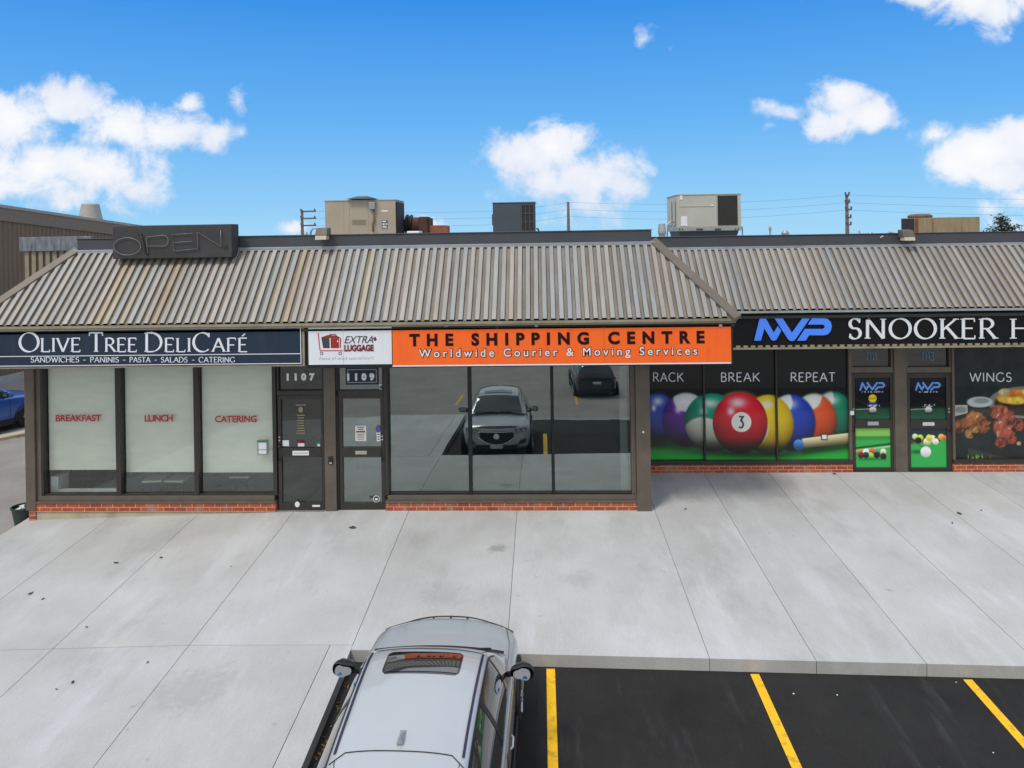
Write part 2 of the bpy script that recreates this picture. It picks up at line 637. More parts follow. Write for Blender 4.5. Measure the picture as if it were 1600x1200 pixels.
M['galv'] = pmat('weathered galvanised steel', (0.32, 0.315, 0.298), 0.6, 0.25, var=0.12, scale=2.2, stretch=(3, .6, .6), attr=True, dirt=(0.29, 0.245, 0.195), dirt_amt=0.38, dscale=1.6)
M['galv_valley'] = pmat('rust stained rib valley and shaded web', (0.25, 0.212, 0.165), 0.75, 0.1, var=0.2, scale=2.5, stretch=(3, .6, .6), attr=True, dirt=(0.17, 0.12, 0.08), dirt_amt=0.6)
M['flash'] = pmat('grey flashing', (0.36, 0.38, 0.39), 0.5, 0.4, var=0.2, scale=1.5, dirt=(0.24, 0.22, 0.2), dirt_amt=0.5)
M['flash_mottled'] = pmat('mottled zinc flashing', (0.20, 0.21, 0.225), 0.5, 0.4, var=0.45, scale=5, stretch=(3, 3, .6))
M['parapet'] = pmat('charcoal parapet cap', srgb((74, 76, 80)), 0.5, 0.2, var=0.10, scale=1.2)
M['hip'] = pmat('brown hip cap', srgb((112, 103, 92)), 0.5, 0.25, var=0.12, scale=2)
M['trim_tan'] = pmat('khaki trim', srgb((150, 141, 118)), 0.6, 0.1, var=0.16, scale=3, dirt=srgb((110, 96, 76)), dirt_amt=0.6)
M['soffit'] = pmat('dark soffit', srgb((60, 62, 58)), 0.8, var=0.1)
M['foundation'] = pmat('stained foundation concrete', srgb((176, 167, 140)), 0.85, var=0.16, scale=2.5, dirt=srgb((120, 112, 92)), dirt_amt=0.6)
M['inner_wall'] = pmat('grey interior wall', (0.36, 0.38, 0.375), 0.8, var=0.06)
M['inner_dark'] = pmat('dark interior', (0.06, 0.06, 0.06), 0.8, var=0.1)
M['inner_floor'] = pmat('interior floor', (0.34, 0.34, 0.33), 0.6, var=0.12)
M['white_col'] = pmat('white interior paint', (0.75, 0.77, 0.75), 0.6, var=0.04)
M['blind'] = pmat('roller blind fabric', srgb((234, 234, 220)), 0.85, var=0.05, scale=2.2, stretch=(1, 1, 3.5), bump=.5, bscale=3)
M['white'] = pmat('white plastic', (0.78, 0.78, 0.77), 0.4, var=0.04)
M['glass'] = glass_mat('shop window glass', 0.285, (0.60, 0.68, 0.64), (.86, .96, .91))
M['glass_dark'] = glass_mat('dark door glass', 0.10, (0.30, 0.34, 0.33), (.90, .95, .90))
M['glass_cafe'] = glass_mat('cafe window glass', 0.13, (0.95, 0.98, 0.96), (.9, .95, .92))
M['film'] = paint_mat()
M['film_matte'] = paint_mat('printed sign face', 0.35, 0.15)
M['steel'] = pmat('brushed steel', (0.6, 0.6, 0.58), 0.3, 0.9, var=0.1)
M['brass'] = pmat('brass', (0.55, 0.47, 0.33), 0.35, 0.7, var=0.15)
M['black'] = pmat('black plastic', (0.012, 0.012, 0.013), 0.4, var=0.1)
M['rubber'] = pmat('tyre rubber', (0.018, 0.018, 0.018), 0.8, var=0.2)
M['navy'] = pmat('navy sign face', srgb((34, 48, 64)), 0.4, var=0.06, scale=2, dirt=srgb((52, 64, 78)), dirt_amt=.4, stretch=(2.5, 1, .6), spec=.35)
M['sign_white'] = pmat('white sign face', (0.76, 0.78, 0.79), 0.3, var=0.02, dirt=(.62, .63, .63), dirt_amt=.4, stretch=(3, 1, .6))
M['letter_white'] = pmat('pale lettering', (0.74, 0.77, 0.79), 0.4, var=0.03)
M['letter_grey'] = pmat('silver numerals', (0.86, 0.86, 0.84), 0.4, 0.1, var=0.05)
M['orange'] = pmat('orange sign face', srgb((255, 106, 26)), 0.45, var=0.04, scale=1, dirt=srgb((244, 84, 14)), dirt_amt=.5, stretch=(2.5, 1, .6))
M['maroon_black'] = pmat('maroon black lettering', srgb((40, 10, 8)), 0.6, var=0.05, spec=.2)
M['maroon'] = pmat('maroon lettering', srgb((118, 24, 42)), 0.4, var=0.1)
M['red_letter'] = pmat('red vinyl lettering', srgb((176, 36, 44)), 0.4, var=0.05)
M['crimson'] = pmat('crimson print', srgb((196, 32, 74)), 0.4, var=0.05)
M['rust_red'] = pmat('brick red print', srgb((150, 42, 32)), 0.4, var=0.05)
M['grey_letter'] = pmat('faint grey lettering', srgb((168, 172, 176)), 0.4, var=0.05)
M['teal_letter'] = pmat('dim teal numerals', srgb((96, 134, 148)), 0.4, var=0.05)
M['sign_black'] = pmat('black fascia', srgb((17, 18, 18)), 0.5, var=0.15, scale=2, spec=.2)
M['blue_logo'] = pmat('bright blue acrylic', srgb((78, 138, 255)), 0.3, var=0.03)
M['blue_edge'] = pmat('deep blue letter return', srgb((16, 28, 110)), 0.3, var=0.05)
M['beige_unit'] = pmat('beige enamelled steel', srgb((176, 163, 142)), 0.5, 0.1, var=0.06, scale=2, dirt=srgb((140, 126, 106)), dirt_amt=0.35)
M['grey_unit'] = pmat('grey green enamelled steel', srgb((188, 186, 172)), 0.5, 0.1, var=0.05, scale=2, dirt=srgb((150, 146, 130)), dirt_amt=0.3)
M['dark_unit'] = pmat('slate enamelled steel', srgb((74, 80, 86)), 0.5, 0.15, var=0.08, scale=3)
M['coil'] = pmat('condenser coil', srgb((50, 48, 44)), 0.7, 0.2, var=0.25, scale=30)
M['rust'] = pmat('rusted duct', srgb((88, 62, 50)), 0.8, 0.2, var=0.35, scale=5, dirt=srgb((70, 48, 40)), dirt_amt=0.6)
M['rust_panel'] = pmat('rust streaked panel', srgb((156, 140, 108)), 0.7, 0.15, var=0.18, scale=4, stretch=(4, 4, .5), dirt=srgb((120, 72, 42)), dirt_amt=0.75, dscale=2)
M['galv_pipe'] = pmat('galvanised pipe', (0.42, 0.42, 0.41), 0.45, 0.6, var=0.2, scale=6)
M['roof_deck'] = pmat('roof gravel', (0.28, 0.27, 0.25), 0.9, var=0.3, scale=20)
M['warehouse'] = pmat('brown ribbed cladding', srgb((122, 106, 88)), 0.6, 0.2, var=0.08, scale=2, stretch=(3, 3, .4))
M['wood_pole'] = pmat('weathered pole', srgb((98, 92, 88)), 0.85, var=0.2)
M['wire'] = pmat('power line', srgb((110, 122, 138)), 0.6, var=0.05)
M['leaf_dry'] = pmat('dry leaf', srgb((74, 68, 62)), 0.8, var=0.3, scale=30)
M['leaf_orange'] = pmat('orange brown leaf', srgb((120, 88, 46)), 0.8, var=0.4, scale=30)
M['pail'] = pmat('dark green plastic', srgb((52, 62, 58)), 0.5, var=0.15)
M['paper'] = pmat('paper', (0.74, 0.72, 0.64), 0.7, var=0.06, scale=30)
M['paper_white'] = pmat('white paper', (0.78, 0.78, 0.78), 0.7, var=0.06, scale=30)
M['ink'] = pmat('ink', (0.05, 0.05, 0.05), 0.7, var=0.3, scale=60)
M['purple'] = pmat('purple sticker', srgb((98, 82, 150)), 0.5, var=0.1)
M['green_st'] = pmat('green sticker', srgb((38, 130, 84)), 0.5, var=0.1)
M['red_st'] = pmat('dark red sticker', srgb((110, 26, 32)), 0.5, var=0.1)
M['gold_st'] = pmat('faded gold lettering', srgb((150, 142, 106)), 0.5, var=0.2, scale=30)
M['neon'] = pmat('unlit neon tube', srgb((128, 126, 120)), 0.3, var=0.15)
M['open_face'] = pmat('grimy black sign face', srgb((58, 57, 56)), 0.6, var=0.2, scale=3, dirt=srgb((82, 78, 72)), dirt_amt=0.4)
M['grass'] = pmat('grass', (0.05, 0.085, 0.025), 0.9, var=0.4, scale=30)

# ---------------------------------------------------------------- lettering helpers
def text_part(name, s, box, Y, mat, parent, bold=0.0, shear=0.0, keep=True, depth=0.006, label=None):
    """built-in sans lettering fitted to a pixel box (x0, ytop, x1, ybottom) on the plane Y, facing the street"""
    x0, yt, x1, yb = box
    a, b = P(x0, (yt + yb) / 2, Y), P(x1, (yt + yb) / 2, Y)
    zc = (a.z + b.z) / 2
    h = (P((x0 + x1) / 2, yt, Y) - P((x0 + x1) / 2, yb, Y)).z
    zc = P((x0 + x1) / 2, (yt + yb) / 2, Y).z

    def mesh(space):
        cu = bpy.data.curves.new('txt', 'FONT')
        cu.body = s
        cu.offset = bold
        cu.shear = shear
        cu.space_character = space
        cu.extrude = 0.01
        o = bpy.data.objects.new('txt', cu)
        COL.objects.link(o)
        bpy.context.view_layer.update()
        me = bpy.data.meshes.new_from_object(o.evaluated_get(bpy.context.evaluated_depsgraph_get()))
        bpy.data.objects.remove(o)
        bpy.data.curves.remove(cu)
        co = np.zeros(len(me.vertices) * 3)
        me.vertices.foreach_get('co', co)
        return me, co.reshape(-1, 3)
    me, co = mesh(1.0)
    if keep and len(s) > 1:
        def ratio(c):
            return (c[:, 0].max() - c[:, 0].min()) / (c[:, 1].max() - c[:, 1].min())
        m2, c2 = mesh(2.0)
        r1, r2 = ratio(co), ratio(c2)
        want = (b.x - a.x) / h
        sp = 1 + (want - r1) / max(1e-6, r2 - r1)
        sp = min(2.2, max(0.86, sp))
        me, co = mesh(sp)
    lo, hi = co.min(0), co.max(0)
    sx = (b.x - a.x) / (hi[0] - lo[0])
    sz = h / (hi[1] - lo[1])
    off = OFF[parent.name]
    X = a.x + (co[:, 0] - lo[0]) * sx
    Z = zc - h / 2 + (co[:, 1] - lo[1]) * sz
    Yv = Y - (co[:, 2] - lo[2]) / max(1e-6, hi[2] - lo[2]) * depth
    out = np.stack([X - off.x, Yv - off.y, Z - off.z], 1)
    me.vertices.foreach_set('co', out.ravel())
    me.materials.clear()
    me.materials.append(mat)
    me.name = name
    me.update()
    o = bpy.data.objects.new(name, me)
    COL.objects.link(o)
    OFF[o.name] = off
    o.parent = parent
    if label:
        o['label'] = label
    return o


def arc(cx, cy, rx, ry, a0, a1, n=18):
    return [(cx + rx * math.cos(rad(a0 + (a1 - a0) * i / n)), cy + ry * math.sin(rad(a0 + (a1 - a0) * i / n))) for i in range(n + 1)]


GLY = {
    'A': (.76, [[(.03, 0), (.38, 1)], [(.38, 1), (.73, 0)], [(.17, .36), (.59, .36)]]),
    'B': (.60, [[(.09, 0), (.09, 1)], [(.09, 1), (.28, 1)] + arc(.28, .76, .22, .24, 90, -90) + [(.09, .52)], [(.28, .52)] + arc(.30, .26, .25, .26, 90, -90) + [(.09, 0)]]),
    'C': (.76, [arc(.43, .5, .39, .5, 48, 312, 30)]),
    'D': (.78, [[(.09, 0), (.09, 1)], [(.09, 1), (.28, 1)] + arc(.28, .5, .44, .5, 90, -90, 24) + [(.09, 0)]]),
    'E': (.58, [[(.09, 0), (.09, 1)], [(.09, 1), (.53, 1)], [(.09, .52), (.46, .52)], [(.09, 0), (.55, 0)]]),
    'F': (.56, [[(.09, 0), (.09, 1)], [(.09, 1), (.53, 1)], [(.09, .50), (.45, .50)]]),
    'G': (.80, [arc(.43, .5, .39, .5, 48, 320, 30), [(.73, .42), (.73, .13)]]),
    'H': (.78, [[(.09, 0), (.09, 1)], [(.69, 0), (.69, 1)], [(.09, .52), (.69, .52)]]),
    'I': (.20, [[(.10, 0), (.10, 1)]]),
    'K': (.70, [[(.09, 0), (.09, 1)], [(.64, 1), (.10, .42)], [(.27, .58), (.68, 0)]]),
    'L': (.56, [[(.09, 0), (.09, 1)], [(.09, 0), (.54, 0)]]),
    'N': (.82, [[(.09, 0), (.09, 1)], [(.09, 1), (.72, 0)], [(.72, 0), (.72, 1)]]),
    'O': (.86, [arc(.43, .5, .40, .5, 0, 360, 40)]),
    'P': (.58, [[(.09, 0), (.09, 1)], [(.09, 1), (.28, 1)] + arc(.28, .74, .26, .26, 90, -90) + [(.09, .48)]]),
    'R': (.66, [[(.09, 0), (.09, 1)], [(.09, 1), (.28, 1)] + arc(.28, .75, .25, .25, 90, -90) + [(.09, .50)], [(.30, .50), (.64, 0)]]),
    'S': (.54, [arc(.28, .75, .20, .25, 35, 250, 18) + arc(.27, .26, .22, .27, 72, -150, 18)]),
    'T': (.66, [[(.33, 0), (.33, 1)], [(.03, 1), (.63, 1)]]),
    'U': (.76, [[(.10, 1), (.10, .34)] + arc(.38, .30, .28, .30, 180, 360, 16) + [(.66, 1)]]),
    'V': (.74, [[(.03, 1), (.37, 0)], [(.37, 0), (.71, 1)]]),
    'W': (1.08, [[(.03, 1), (.30, 0)], [(.30, 0), (.54, .95)], [(.54, .95), (.78, 0)], [(.78, 0), (1.05, 1)]]),
    '1': (.30, [[(.03, 1), (.20, 1)], [(.20, 1), (.20, 0)]]),
    '3': (.56, [[(.05, 1), (.46, 1), (.22, .60)] + arc(.24, .30, .24, .30, 90, -140, 16)]),
    '-': (.40, [[(.06, .42), (.34, .42)]]),
    ' ': (.34, []),
}
GLY['É'] = (GLY['E'][0], GLY['E'][1] + [[(.24, 1.13), (.42, 1.32)]])


def ribbon(mb, pts, wf, mp, mi, closed=False):
    n = len(pts)
    L, Rr = [], []
    for i in range(n):
        if closed:
            p, q = pts[(i - 1) % n], pts[(i + 1) % n]
        else:
            p, q = pts[max(0, i - 1)], pts[min(n - 1, i + 1)]
        dx, dy = q[0] - p[0], q[1] - p[1]
        l = math.hypot(dx, dy) or 1
        dx, dy = dx / l, dy / l
        k = 1.0
        if 0 < i < n - 1 or closed:
            a, b = pts[i - 1], pts[i]
            ex, ey = b[0] - a[0], b[1] - a[1]
            el = math.hypot(ex, ey) or 1
            cosang = (ex * dx + ey * dy) / el
            k = 1 / max(0.55, cosang)
        w = wf(dx, dy) / 2 * k
        L.append((pts[i][0] - dy * w, pts[i][1] + dx * w))
        Rr.append((pts[i][0] + dy * w, pts[i][1] - dx * w))
    vs = [mp(*p) for p in L] + [mp(*p) for p in Rr]
    rng_ = range(n if closed else n - 1)
    mb.add(vs, [(n + i, n + (i + 1) % n, (i + 1) % n, i) for i in rng_], mi)


def stroke_text(mb, s, x0, x1, yb, yt, Y, mi=0, thick=0.12, thin=0.05, nib=22, serif=0.0, small=None, gap=0.10, lift=0.001):
    """drawn letters between pixel columns x0..x1; capitals reach from yb up to yt. small=(ratio): later letters of each word are small capitals"""
    adv, places = 0.0, []
    start = True
    for ch in s:
        sc = 1.0
        if ch == ' ':
            adv += GLY[' '][0]
            start = True
            continue
        if small and not start and ch not in small[1]:
            sc = small[0]
        up = ch.upper()
        places.append((up, adv, sc))
        adv += GLY[up][0] * sc + gap
        start = False
    adv -= gap
    kx = (x1 - x0) / adv
    H = yb - yt
    cnt = 0
    for ch, ax, sc in places:
        def mp_at(k):
            def mp(gx, gy):
                px = x0 + (ax + gx * sc) * kx
                py = yb - gy * sc * H
                q = P(px, py, Y)
                return Vector((q.x, Y - lift - 0.0004 * k, q.z))
            return mp
        asp = kx / H                       # glyph-space x compression, so that widths stay even on the sign

        def wf(dx, dy):
            ex, ey = dx * asp, dy
            l = math.hypot(ex, ey) or 1
            ang = math.atan2(ey, ex)
            w = thin + (thick - thin) * abs(math.sin(ang - rad(nib)))
            # perpendicular width expressed in glyph units along the normal
            nx, ny = -dy, dx
            m = math.hypot(nx * asp, ny)
            return w / max(0.35, m) / sc ** 0.35
        for st in GLY[ch][1]:
            cnt = (cnt + 1) % 7
            closed = len(st) > 30 and abs(st[0][0] - st[-1][0]) < 1e-6 and abs(st[0][1] - st[-1][1]) < 1e-6
            ribbon(mb, st[:-1] if closed else st, wf, mp_at(cnt), mi, closed)
            if serif and len(st) == 2:
                (ax0, ay0), (bx0, by0) = st
                for (ex, ey) in st:
                    vert = abs(by0 - ay0) > 0.6 * abs(bx0 - ax0)
                    if vert and (ey < 0.01 or abs(ey - 1) < 0.01):
                        if ch in 'AN' and (ex, ey) in ((.38, 1), (.72, 0)):
                            continue
                        if ch in 'VW' and ey < .01:
                            continue
                        sgn = -1 if ey > .5 else 1
                        w = serif
                        m = mp_at(7)
                        mb.add([m(ex - w, ey), m(ex + w, ey), m(ex + w, ey + sgn * thin * .9), m(ex - w, ey + sgn * thin * .9)], [(0, 1, 2, 3) if sgn > 0 else (3, 2, 1, 0)], mi)
                    elif not vert and ch in 'ETFL' and ex > .4 and abs(ey - .5) > .3 or (not vert and ch == 'T'):
                        sgn = -1 if ey > .5 else 1
                        m = mp_at(8)
                        mb.add([m(ex - .03, ey), m(ex + .02, ey), m(ex + .02, ey + sgn * .16), m(ex - .03, ey + sgn * .16)], [(0, 1, 2, 3) if sgn > 0 else (3, 2, 1, 0)], mi)
            elif serif and ch in 'CGS' and len(st) > 10:
                ends = [st[0]] if ch in 'CG' else [st[0], st[-1]]
                for (ex, ey) in ends:
                    m = mp_at(8)
                    d = -.02 if ey > .5 else .02
                    mb.add([m(ex - .03, ey - .10), m(ex + .045, ey - .10), m(ex + .045, ey + .12), m(ex - .03, ey + .12)], [(0, 1, 2, 3)], mi)
    return mb


def pxpoly(mb, pts, Y, mi=0, lift=0.002, depth=0.0):
    """polygon given in photo pixels lying on plane Y (clockwise or not), facing the street"""
    a = sum(p[0] * q[1] - q[0] * p[1] for p, q in zip(pts, pts[1:] + pts[:1]))
    if a > 0:
        pts = pts[::-1]                      # pixel y runs down: make it counter-clockwise seen from the street
    q = [P(x, y, Y) for x, y in pts]
    q = [Vector((p.x, Y - lift, p.z)) for p in q]
    if depth:
        return mb.prism(q, (0, depth, 0), mi)
    return mb.add(q, [tuple(range(len(q)))], mi)


def pxrect(mb, x0, y0, x1, y1, Y, t=0.01, mi=0):
    """thin slab given in photo pixels, front face on plane Y, kept level and upright"""
    cx, cy = (x0 + x1) / 2, (y0 + y1) / 2
    return mb.box(P(x0, cy, Y).x, P(x1, cy, Y).x, Y, Y + t, P(cx, y1, Y).z, P(cx, y0, Y).z, mi)


def disc(cx, cy, rx, ry, n=28):
    return [(cx + rx * math.cos(2 * math.pi * k / n), cy + ry * math.sin(2 * math.pi * k / n)) for k in range(n)]


def picture(name, x0, y0, x1, y1, Y, fn, parent, step=0.9, mat=None, t=0.004):
    """flat printed film: a fine grid whose vertices carry the printed colour"""
    nx, nz = int((x1 - x0) / step) + 2, int((y1 - y0) / step) + 2
    us = np.linspace(x0, x1, nx)
    vs = np.linspace(y0, y1, nz)
    U, V = np.meshgrid(us, vs)
    colr = np.clip(fn(U, V), 0, 255) / 255.0
    lin = np.where(colr > 0.04045, ((colr + 0.055) / 1.055) ** 2.4, colr / 12.92)
    lin = np.minimum(lin ** 1.12 * 2.3 / (1 + 1.4 * lin), 1)
    cx, cy = (x0 + x1) / 2, (y0 + y1) / 2
    ax, bx = P(x0, cy, Y).x, P(x1, cy, Y).x
    zt, zb = P(cx, y0, Y).z, P(cx, y1, Y).z
    off = OFF[parent.name]
    X = ax + (U - x0) / (x1 - x0) * (bx - ax)
    Z = zt + (V - y0) / (y1 - y0) * (zb - zt)
    co = np.stack([X.ravel() - off.x, np.full(X.size, Y - off.y), Z.ravel() - off.z], 1)
    idx = np.arange(nx * nz).reshape(nz, nx)
    fs = np.stack([idx[1:, :-1], idx[1:, 1:], idx[:-1, 1:], idx[:-1, :-1]], -1).reshape(-1, 4)
    me = bpy.data.meshes.new(name)
    me.from_pydata(co.tolist(), [], fs.tolist())
    at = me.color_attributes.new('Col', 'FLOAT_COLOR', 'POINT')
    at.data.foreach_set('color', np.concatenate([lin.reshape(-1, 3), np.ones((lin.size // 3, 1))], 1).ravel())
    me.materials.append(mat or M['film'])
    me.update()
    o = bpy.data.objects.new(name, me)
    COL.objects.link(o)
    OFF[o.name] = off
    o.parent = parent
    return o


def vnoise(U, V, s, seed=0, octv=4):
    out = np.zeros_like(U)
    amp, tot = 1.0, 0.0
    for k in range(octv):
        r = np.random.default_rng(seed + k).random((64, 64))
        x, y = U / s * 2 ** k, V / s * 2 ** k
        xi, yi = np.floor(x).astype(int), np.floor(y).astype(int)
        fx, fy = x - xi, y - yi
        fx, fy = fx * fx * (3 - 2 * fx), fy * fy * (3 - 2 * fy)
        g = lambda a, b: r[b % 64, a % 64]
        out += amp * ((g(xi, yi) * (1 - fx) + g(xi + 1, yi) * fx) * (1 - fy) + (g(xi, yi + 1) * (1 - fx) + g(xi + 1, yi + 1) * fx) * fy)
        tot += amp
        amp *= 0.5
    return out / tot


def over(img, mask, colr):
    m = np.clip(mask, 0, 1)[..., None]
    return img * (1 - m) + np.asarray(colr, float) * m


def ell(U, V, cx, cy, rx, ry, soft=1.0):
    d = np.sqrt(((U - cx) / rx) ** 2 + ((V - cy) / ry) ** 2)
    return np.clip((1 - d) * min(rx, ry) / soft + 0.5, 0, 1), d


def sst(x, a, b):
    t = np.clip((x - a) / (b - a), 0, 1)
    return t * t * (3 - 2 * t)


# ---------------------------------------------------------------- ground, pavement, parking bay
def sheet(name, poly, mat, off, origin=None):
    mb = MB()
    mb.add([(x, y, zg(x, y) + off) for x, y in poly], [tuple(range(len(poly)))])
    return mb


gm = MB()
xs = [-600, -120, -40, -20, -13, -9, -4.6, 0, 8, 20, 60, 600]
ys = [-600, -100, -30, -6, 0, 6, 14.74, 17.5, 30, 60, 160, 620]
vs = [(x, y, zg(max(x, -16), y) - 0.17) for y in ys for x in xs]
nx = len(xs)
gm.add(vs, [(j * nx + i, j * nx + i + 1, (j + 1) * nx + i + 1, (j + 1) * nx + i) for j in range(len(ys) - 1) for i in range(nx - 1)])
tag(gm.build('ground', M['asphalt'], origin=(0, 0, -0.3)), kind='structure')

Kl = G(545, 1022).x                                 # left edge of the bay
kA, kB = G(822, 1022), G(1600, 1041)                # two points of the kerb's top edge
kslope = (kB.y - kA.y) / (kB.x - kA.x)


def ykerb(x):
    return kA.y + (x - kA.x) * kslope


XR_P = 20.5
XL_P = P(45, 815, 14.74).x - 0.06
# sealed asphalt of the bay
pa = MB()
pts = [(Kl, 4.2), (XR_P, 4.2), (XR_P, ykerb(XR_P) + .02), (Kl, ykerb(Kl) + .02)]
pa.add([(x, y, zg(x, y) - 0.166) for x, y in pts], [(0, 1, 2, 3)])
tag(pa.build('parking_asphalt', M['asphalt_new'], origin=(4, 8, -.4)), kind='structure')
# light concrete strip behind the bay
st = MB()
st.add([(x, y, zg(x, y) - 0.160) for x, y in [(Kl, 3.9), (XR_P, 3.9), (XR_P, 4.2), (Kl, 4.2)]], [(0, 1, 2, 3)])
tag(st.build('concrete_strip', pmat('pale concrete strip', (0.34, 0.34, 0.33), 0.85, var=.12), origin=(4, 5.5, -.4)), kind='structure')

# pavement: separate slabs with open joints over a gritty bed
bed, slabs = MB(), MB()
jx_px = [(145, 1200), (0, 1090), (0, 937), (795, 975), (1107, 1024), (1275, 1032), (1448, 1037)]
jx = sorted([G(a, b).x for a, b in jx_px] + [Kl])
print('JX', [round(v, 2) for v in jx], 'Kl', Kl)
step_r = 1.45
while jx[-1] + step_r < XR_P:
    jx.append(jx[-1] + step_r)
jx = [XL_P] + [x for x in jx if x > XL_P + .4] + [XR_P]
YJ = G(300, 1008).y
YBACK = 17.0
JW = 0.0045


def slab(x0, x1, y0a, y0b, y1, col):
    n = 10
    lo, hi = [], []
    top = []
    for i in range(n + 1):
        f = i / n
        top.append((x0, y0a + (y1 - y0a) * f))
    for i in range(n + 1):
        f = i / n
        top.append((x1, y1 + (y0b - y1) * f))
    # as strips so the slope is followed
    for i in range(n):
        f0, f1 = i / n, (i + 1) / n
        a = (x0, y0a + (y1 - y0a) * f0)
        b = (x1, y0b + (y1 - y0b) * f0)
        c = (x1, y0b + (y1 - y0b) * f1)
        d = (x0, y0a + (y1 - y0a) * f1)
        slabs.quad(*[(p[0], p[1], zg(*p)) for p in (a, b, c, d)], 0, col)
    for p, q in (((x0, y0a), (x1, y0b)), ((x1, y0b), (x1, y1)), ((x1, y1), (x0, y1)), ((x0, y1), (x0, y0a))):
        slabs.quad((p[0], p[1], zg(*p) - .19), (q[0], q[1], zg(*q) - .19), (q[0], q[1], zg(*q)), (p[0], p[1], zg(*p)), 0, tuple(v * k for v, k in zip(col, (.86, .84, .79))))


def tint():
    k = 1 + random.uniform(-.045, .045)
    return (k * (1 + random.uniform(-.01, .012)), k, k * (1 + random.uniform(-.012, .012)))


for a, b in zip(jx[:-1], jx[1:]):
    a2, b2 = a + JW, b - JW
    if b <= Kl + .01:
        slab(a2, b2, YJ + JW, YJ + JW, YBACK, tint())
        slab(a2, min(b2, Kl - .32), 3.9, 3.9, YJ - JW, tint())
    else:
        slab(a2, b2, ykerb(a2), ykerb(b2), YBACK, tint())
# kerb strip beside the bay
slab(Kl - 0.31, Kl, 3.9, 3.9, YJ - JW, tint())
tag(slabs.build('sidewalk', M['concrete'], origin=(0, 10, 0)), kind='structure')
for (p0, p1, q0, q1) in ((XL_P + .02, Kl - .02, 3.92, YBACK), (Kl - .03, XR_P - .02, ykerb(0) + .16, YBACK)):
    n = 24
    for i in range(n):
        y0, y1 = q0 + (q1 - q0) * i / n, q0 + (q1 - q0) * (i + 1) / n
        xm = [p0, -9.0, -4.6, p1] if p0 < -5 else [p0, p1]
        for xa, xb in zip(xm[:-1], xm[1:]):
            bed.quad(*[(x, y, zg(x, y) - .012) for x, y in ((xa, y0), (xb, y0), (xb, y1), (xa, y1))])
tag(bed.build('sidewalk_bed', M['joint'], origin=(0, 10, 0)), kind='structure')

# painted lines
def line(xa, xb, ya, yb_, mat, off=-0.160):
    mb = MB()
    n = 12
    for i in range(n):
        f0, f1 = i / n, (i + 1) / n
        y0, y1 = ya + (yb_ - ya) * f0, ya + (yb_ - ya) * f1
        mb.quad(*[(x, y, zg(x, y) + off) for x, y in ((xa, y0), (xb, y0), (xb, y1), (xa, y1))])
    tag(mb.build('parking_line', mat), kind='structure')


for p in ((860.5, 1046), (1181, 1058), (1516, 1067)):
    q = G(p[0], p[1], -0.166)
    line(q.x - .058, q.x + .058, 6.6, ykerb(q.x) - .05, M['line'])
for k in (3, 4, 5, 6, 7):
    q = G(1516, 1067, -0.166)
    line(q.x + 2.8 * (k - 2) - .058, q.x + 2.8 * (k - 2) + .058, 6.6, ykerb(q.x) - .1, M['line'])
for x in (-3.4, -0.75, 1.35, 4.15, 6.9):
    line(x - .055, x + .055, -1.9, 0.9, M['line_old'], -0.164)

# ---------------------------------------------------------------- front shop block
YF = 14.74
YE, YR = 13.74, 15.08                       # eave and ridge planes of its mansard
bld = thing('shop_building', 'brown framed shop block with hipped metal mansard housing the 1107 and 1109 shop fronts', 'building', (-3.2, YF, 0))


def X(px, Y=YF, py=680):
    return P(px, py, Y).x


def Z(py, Y=YF, px=800):
    return P(px, py, Y).z


ze = Z(497, YE, 1100)
zr = Z(379.5, YR, 1000)
xeR = P(1149, 497, YE).x
xrR = P(1019, 378, YR).x
xrL = P(121, 389, YR).x
hipw = xeR - xrR
xeL = xrL - hipw - 0.1
XLW, XRW = X(44), X(1015)
Zsill = Z(772)
Zbr = Z(783.5)
ZTOP = 2.98
ZROOF = zr - 0.25


def shell(parent, xl, xr, yf, zt, depth=13.0, z0=-0.2, back_h=None):
    w = MB()
    w.box(xl + .02, xr - .02, yf, yf + .18, ZTOP, ze + .25)                # bulkhead above the shop windows
    w.box(xl, xl + .18, yf + .19, yf + depth, z0, ze + .2)
    w.box(xr - .18, xr, yf + .19, yf + depth, z0, ze + .2)
    w.box(xl + .19, xr - .19, yf + depth - .2, yf + depth, z0, zt)
    return w.build('wall', pmat('brown painted wall', srgb((96, 88, 76)), .7, var=.1), parent)


shell(bld, XLW, XRW, YF, ZROOF)
dk = MB()
dk.box(XLW + .2, XRW - .2, YR + .2, YF + 12.7, ZROOF - .2, ZROOF)
dk.build('roof', M['roof_deck'], bld)


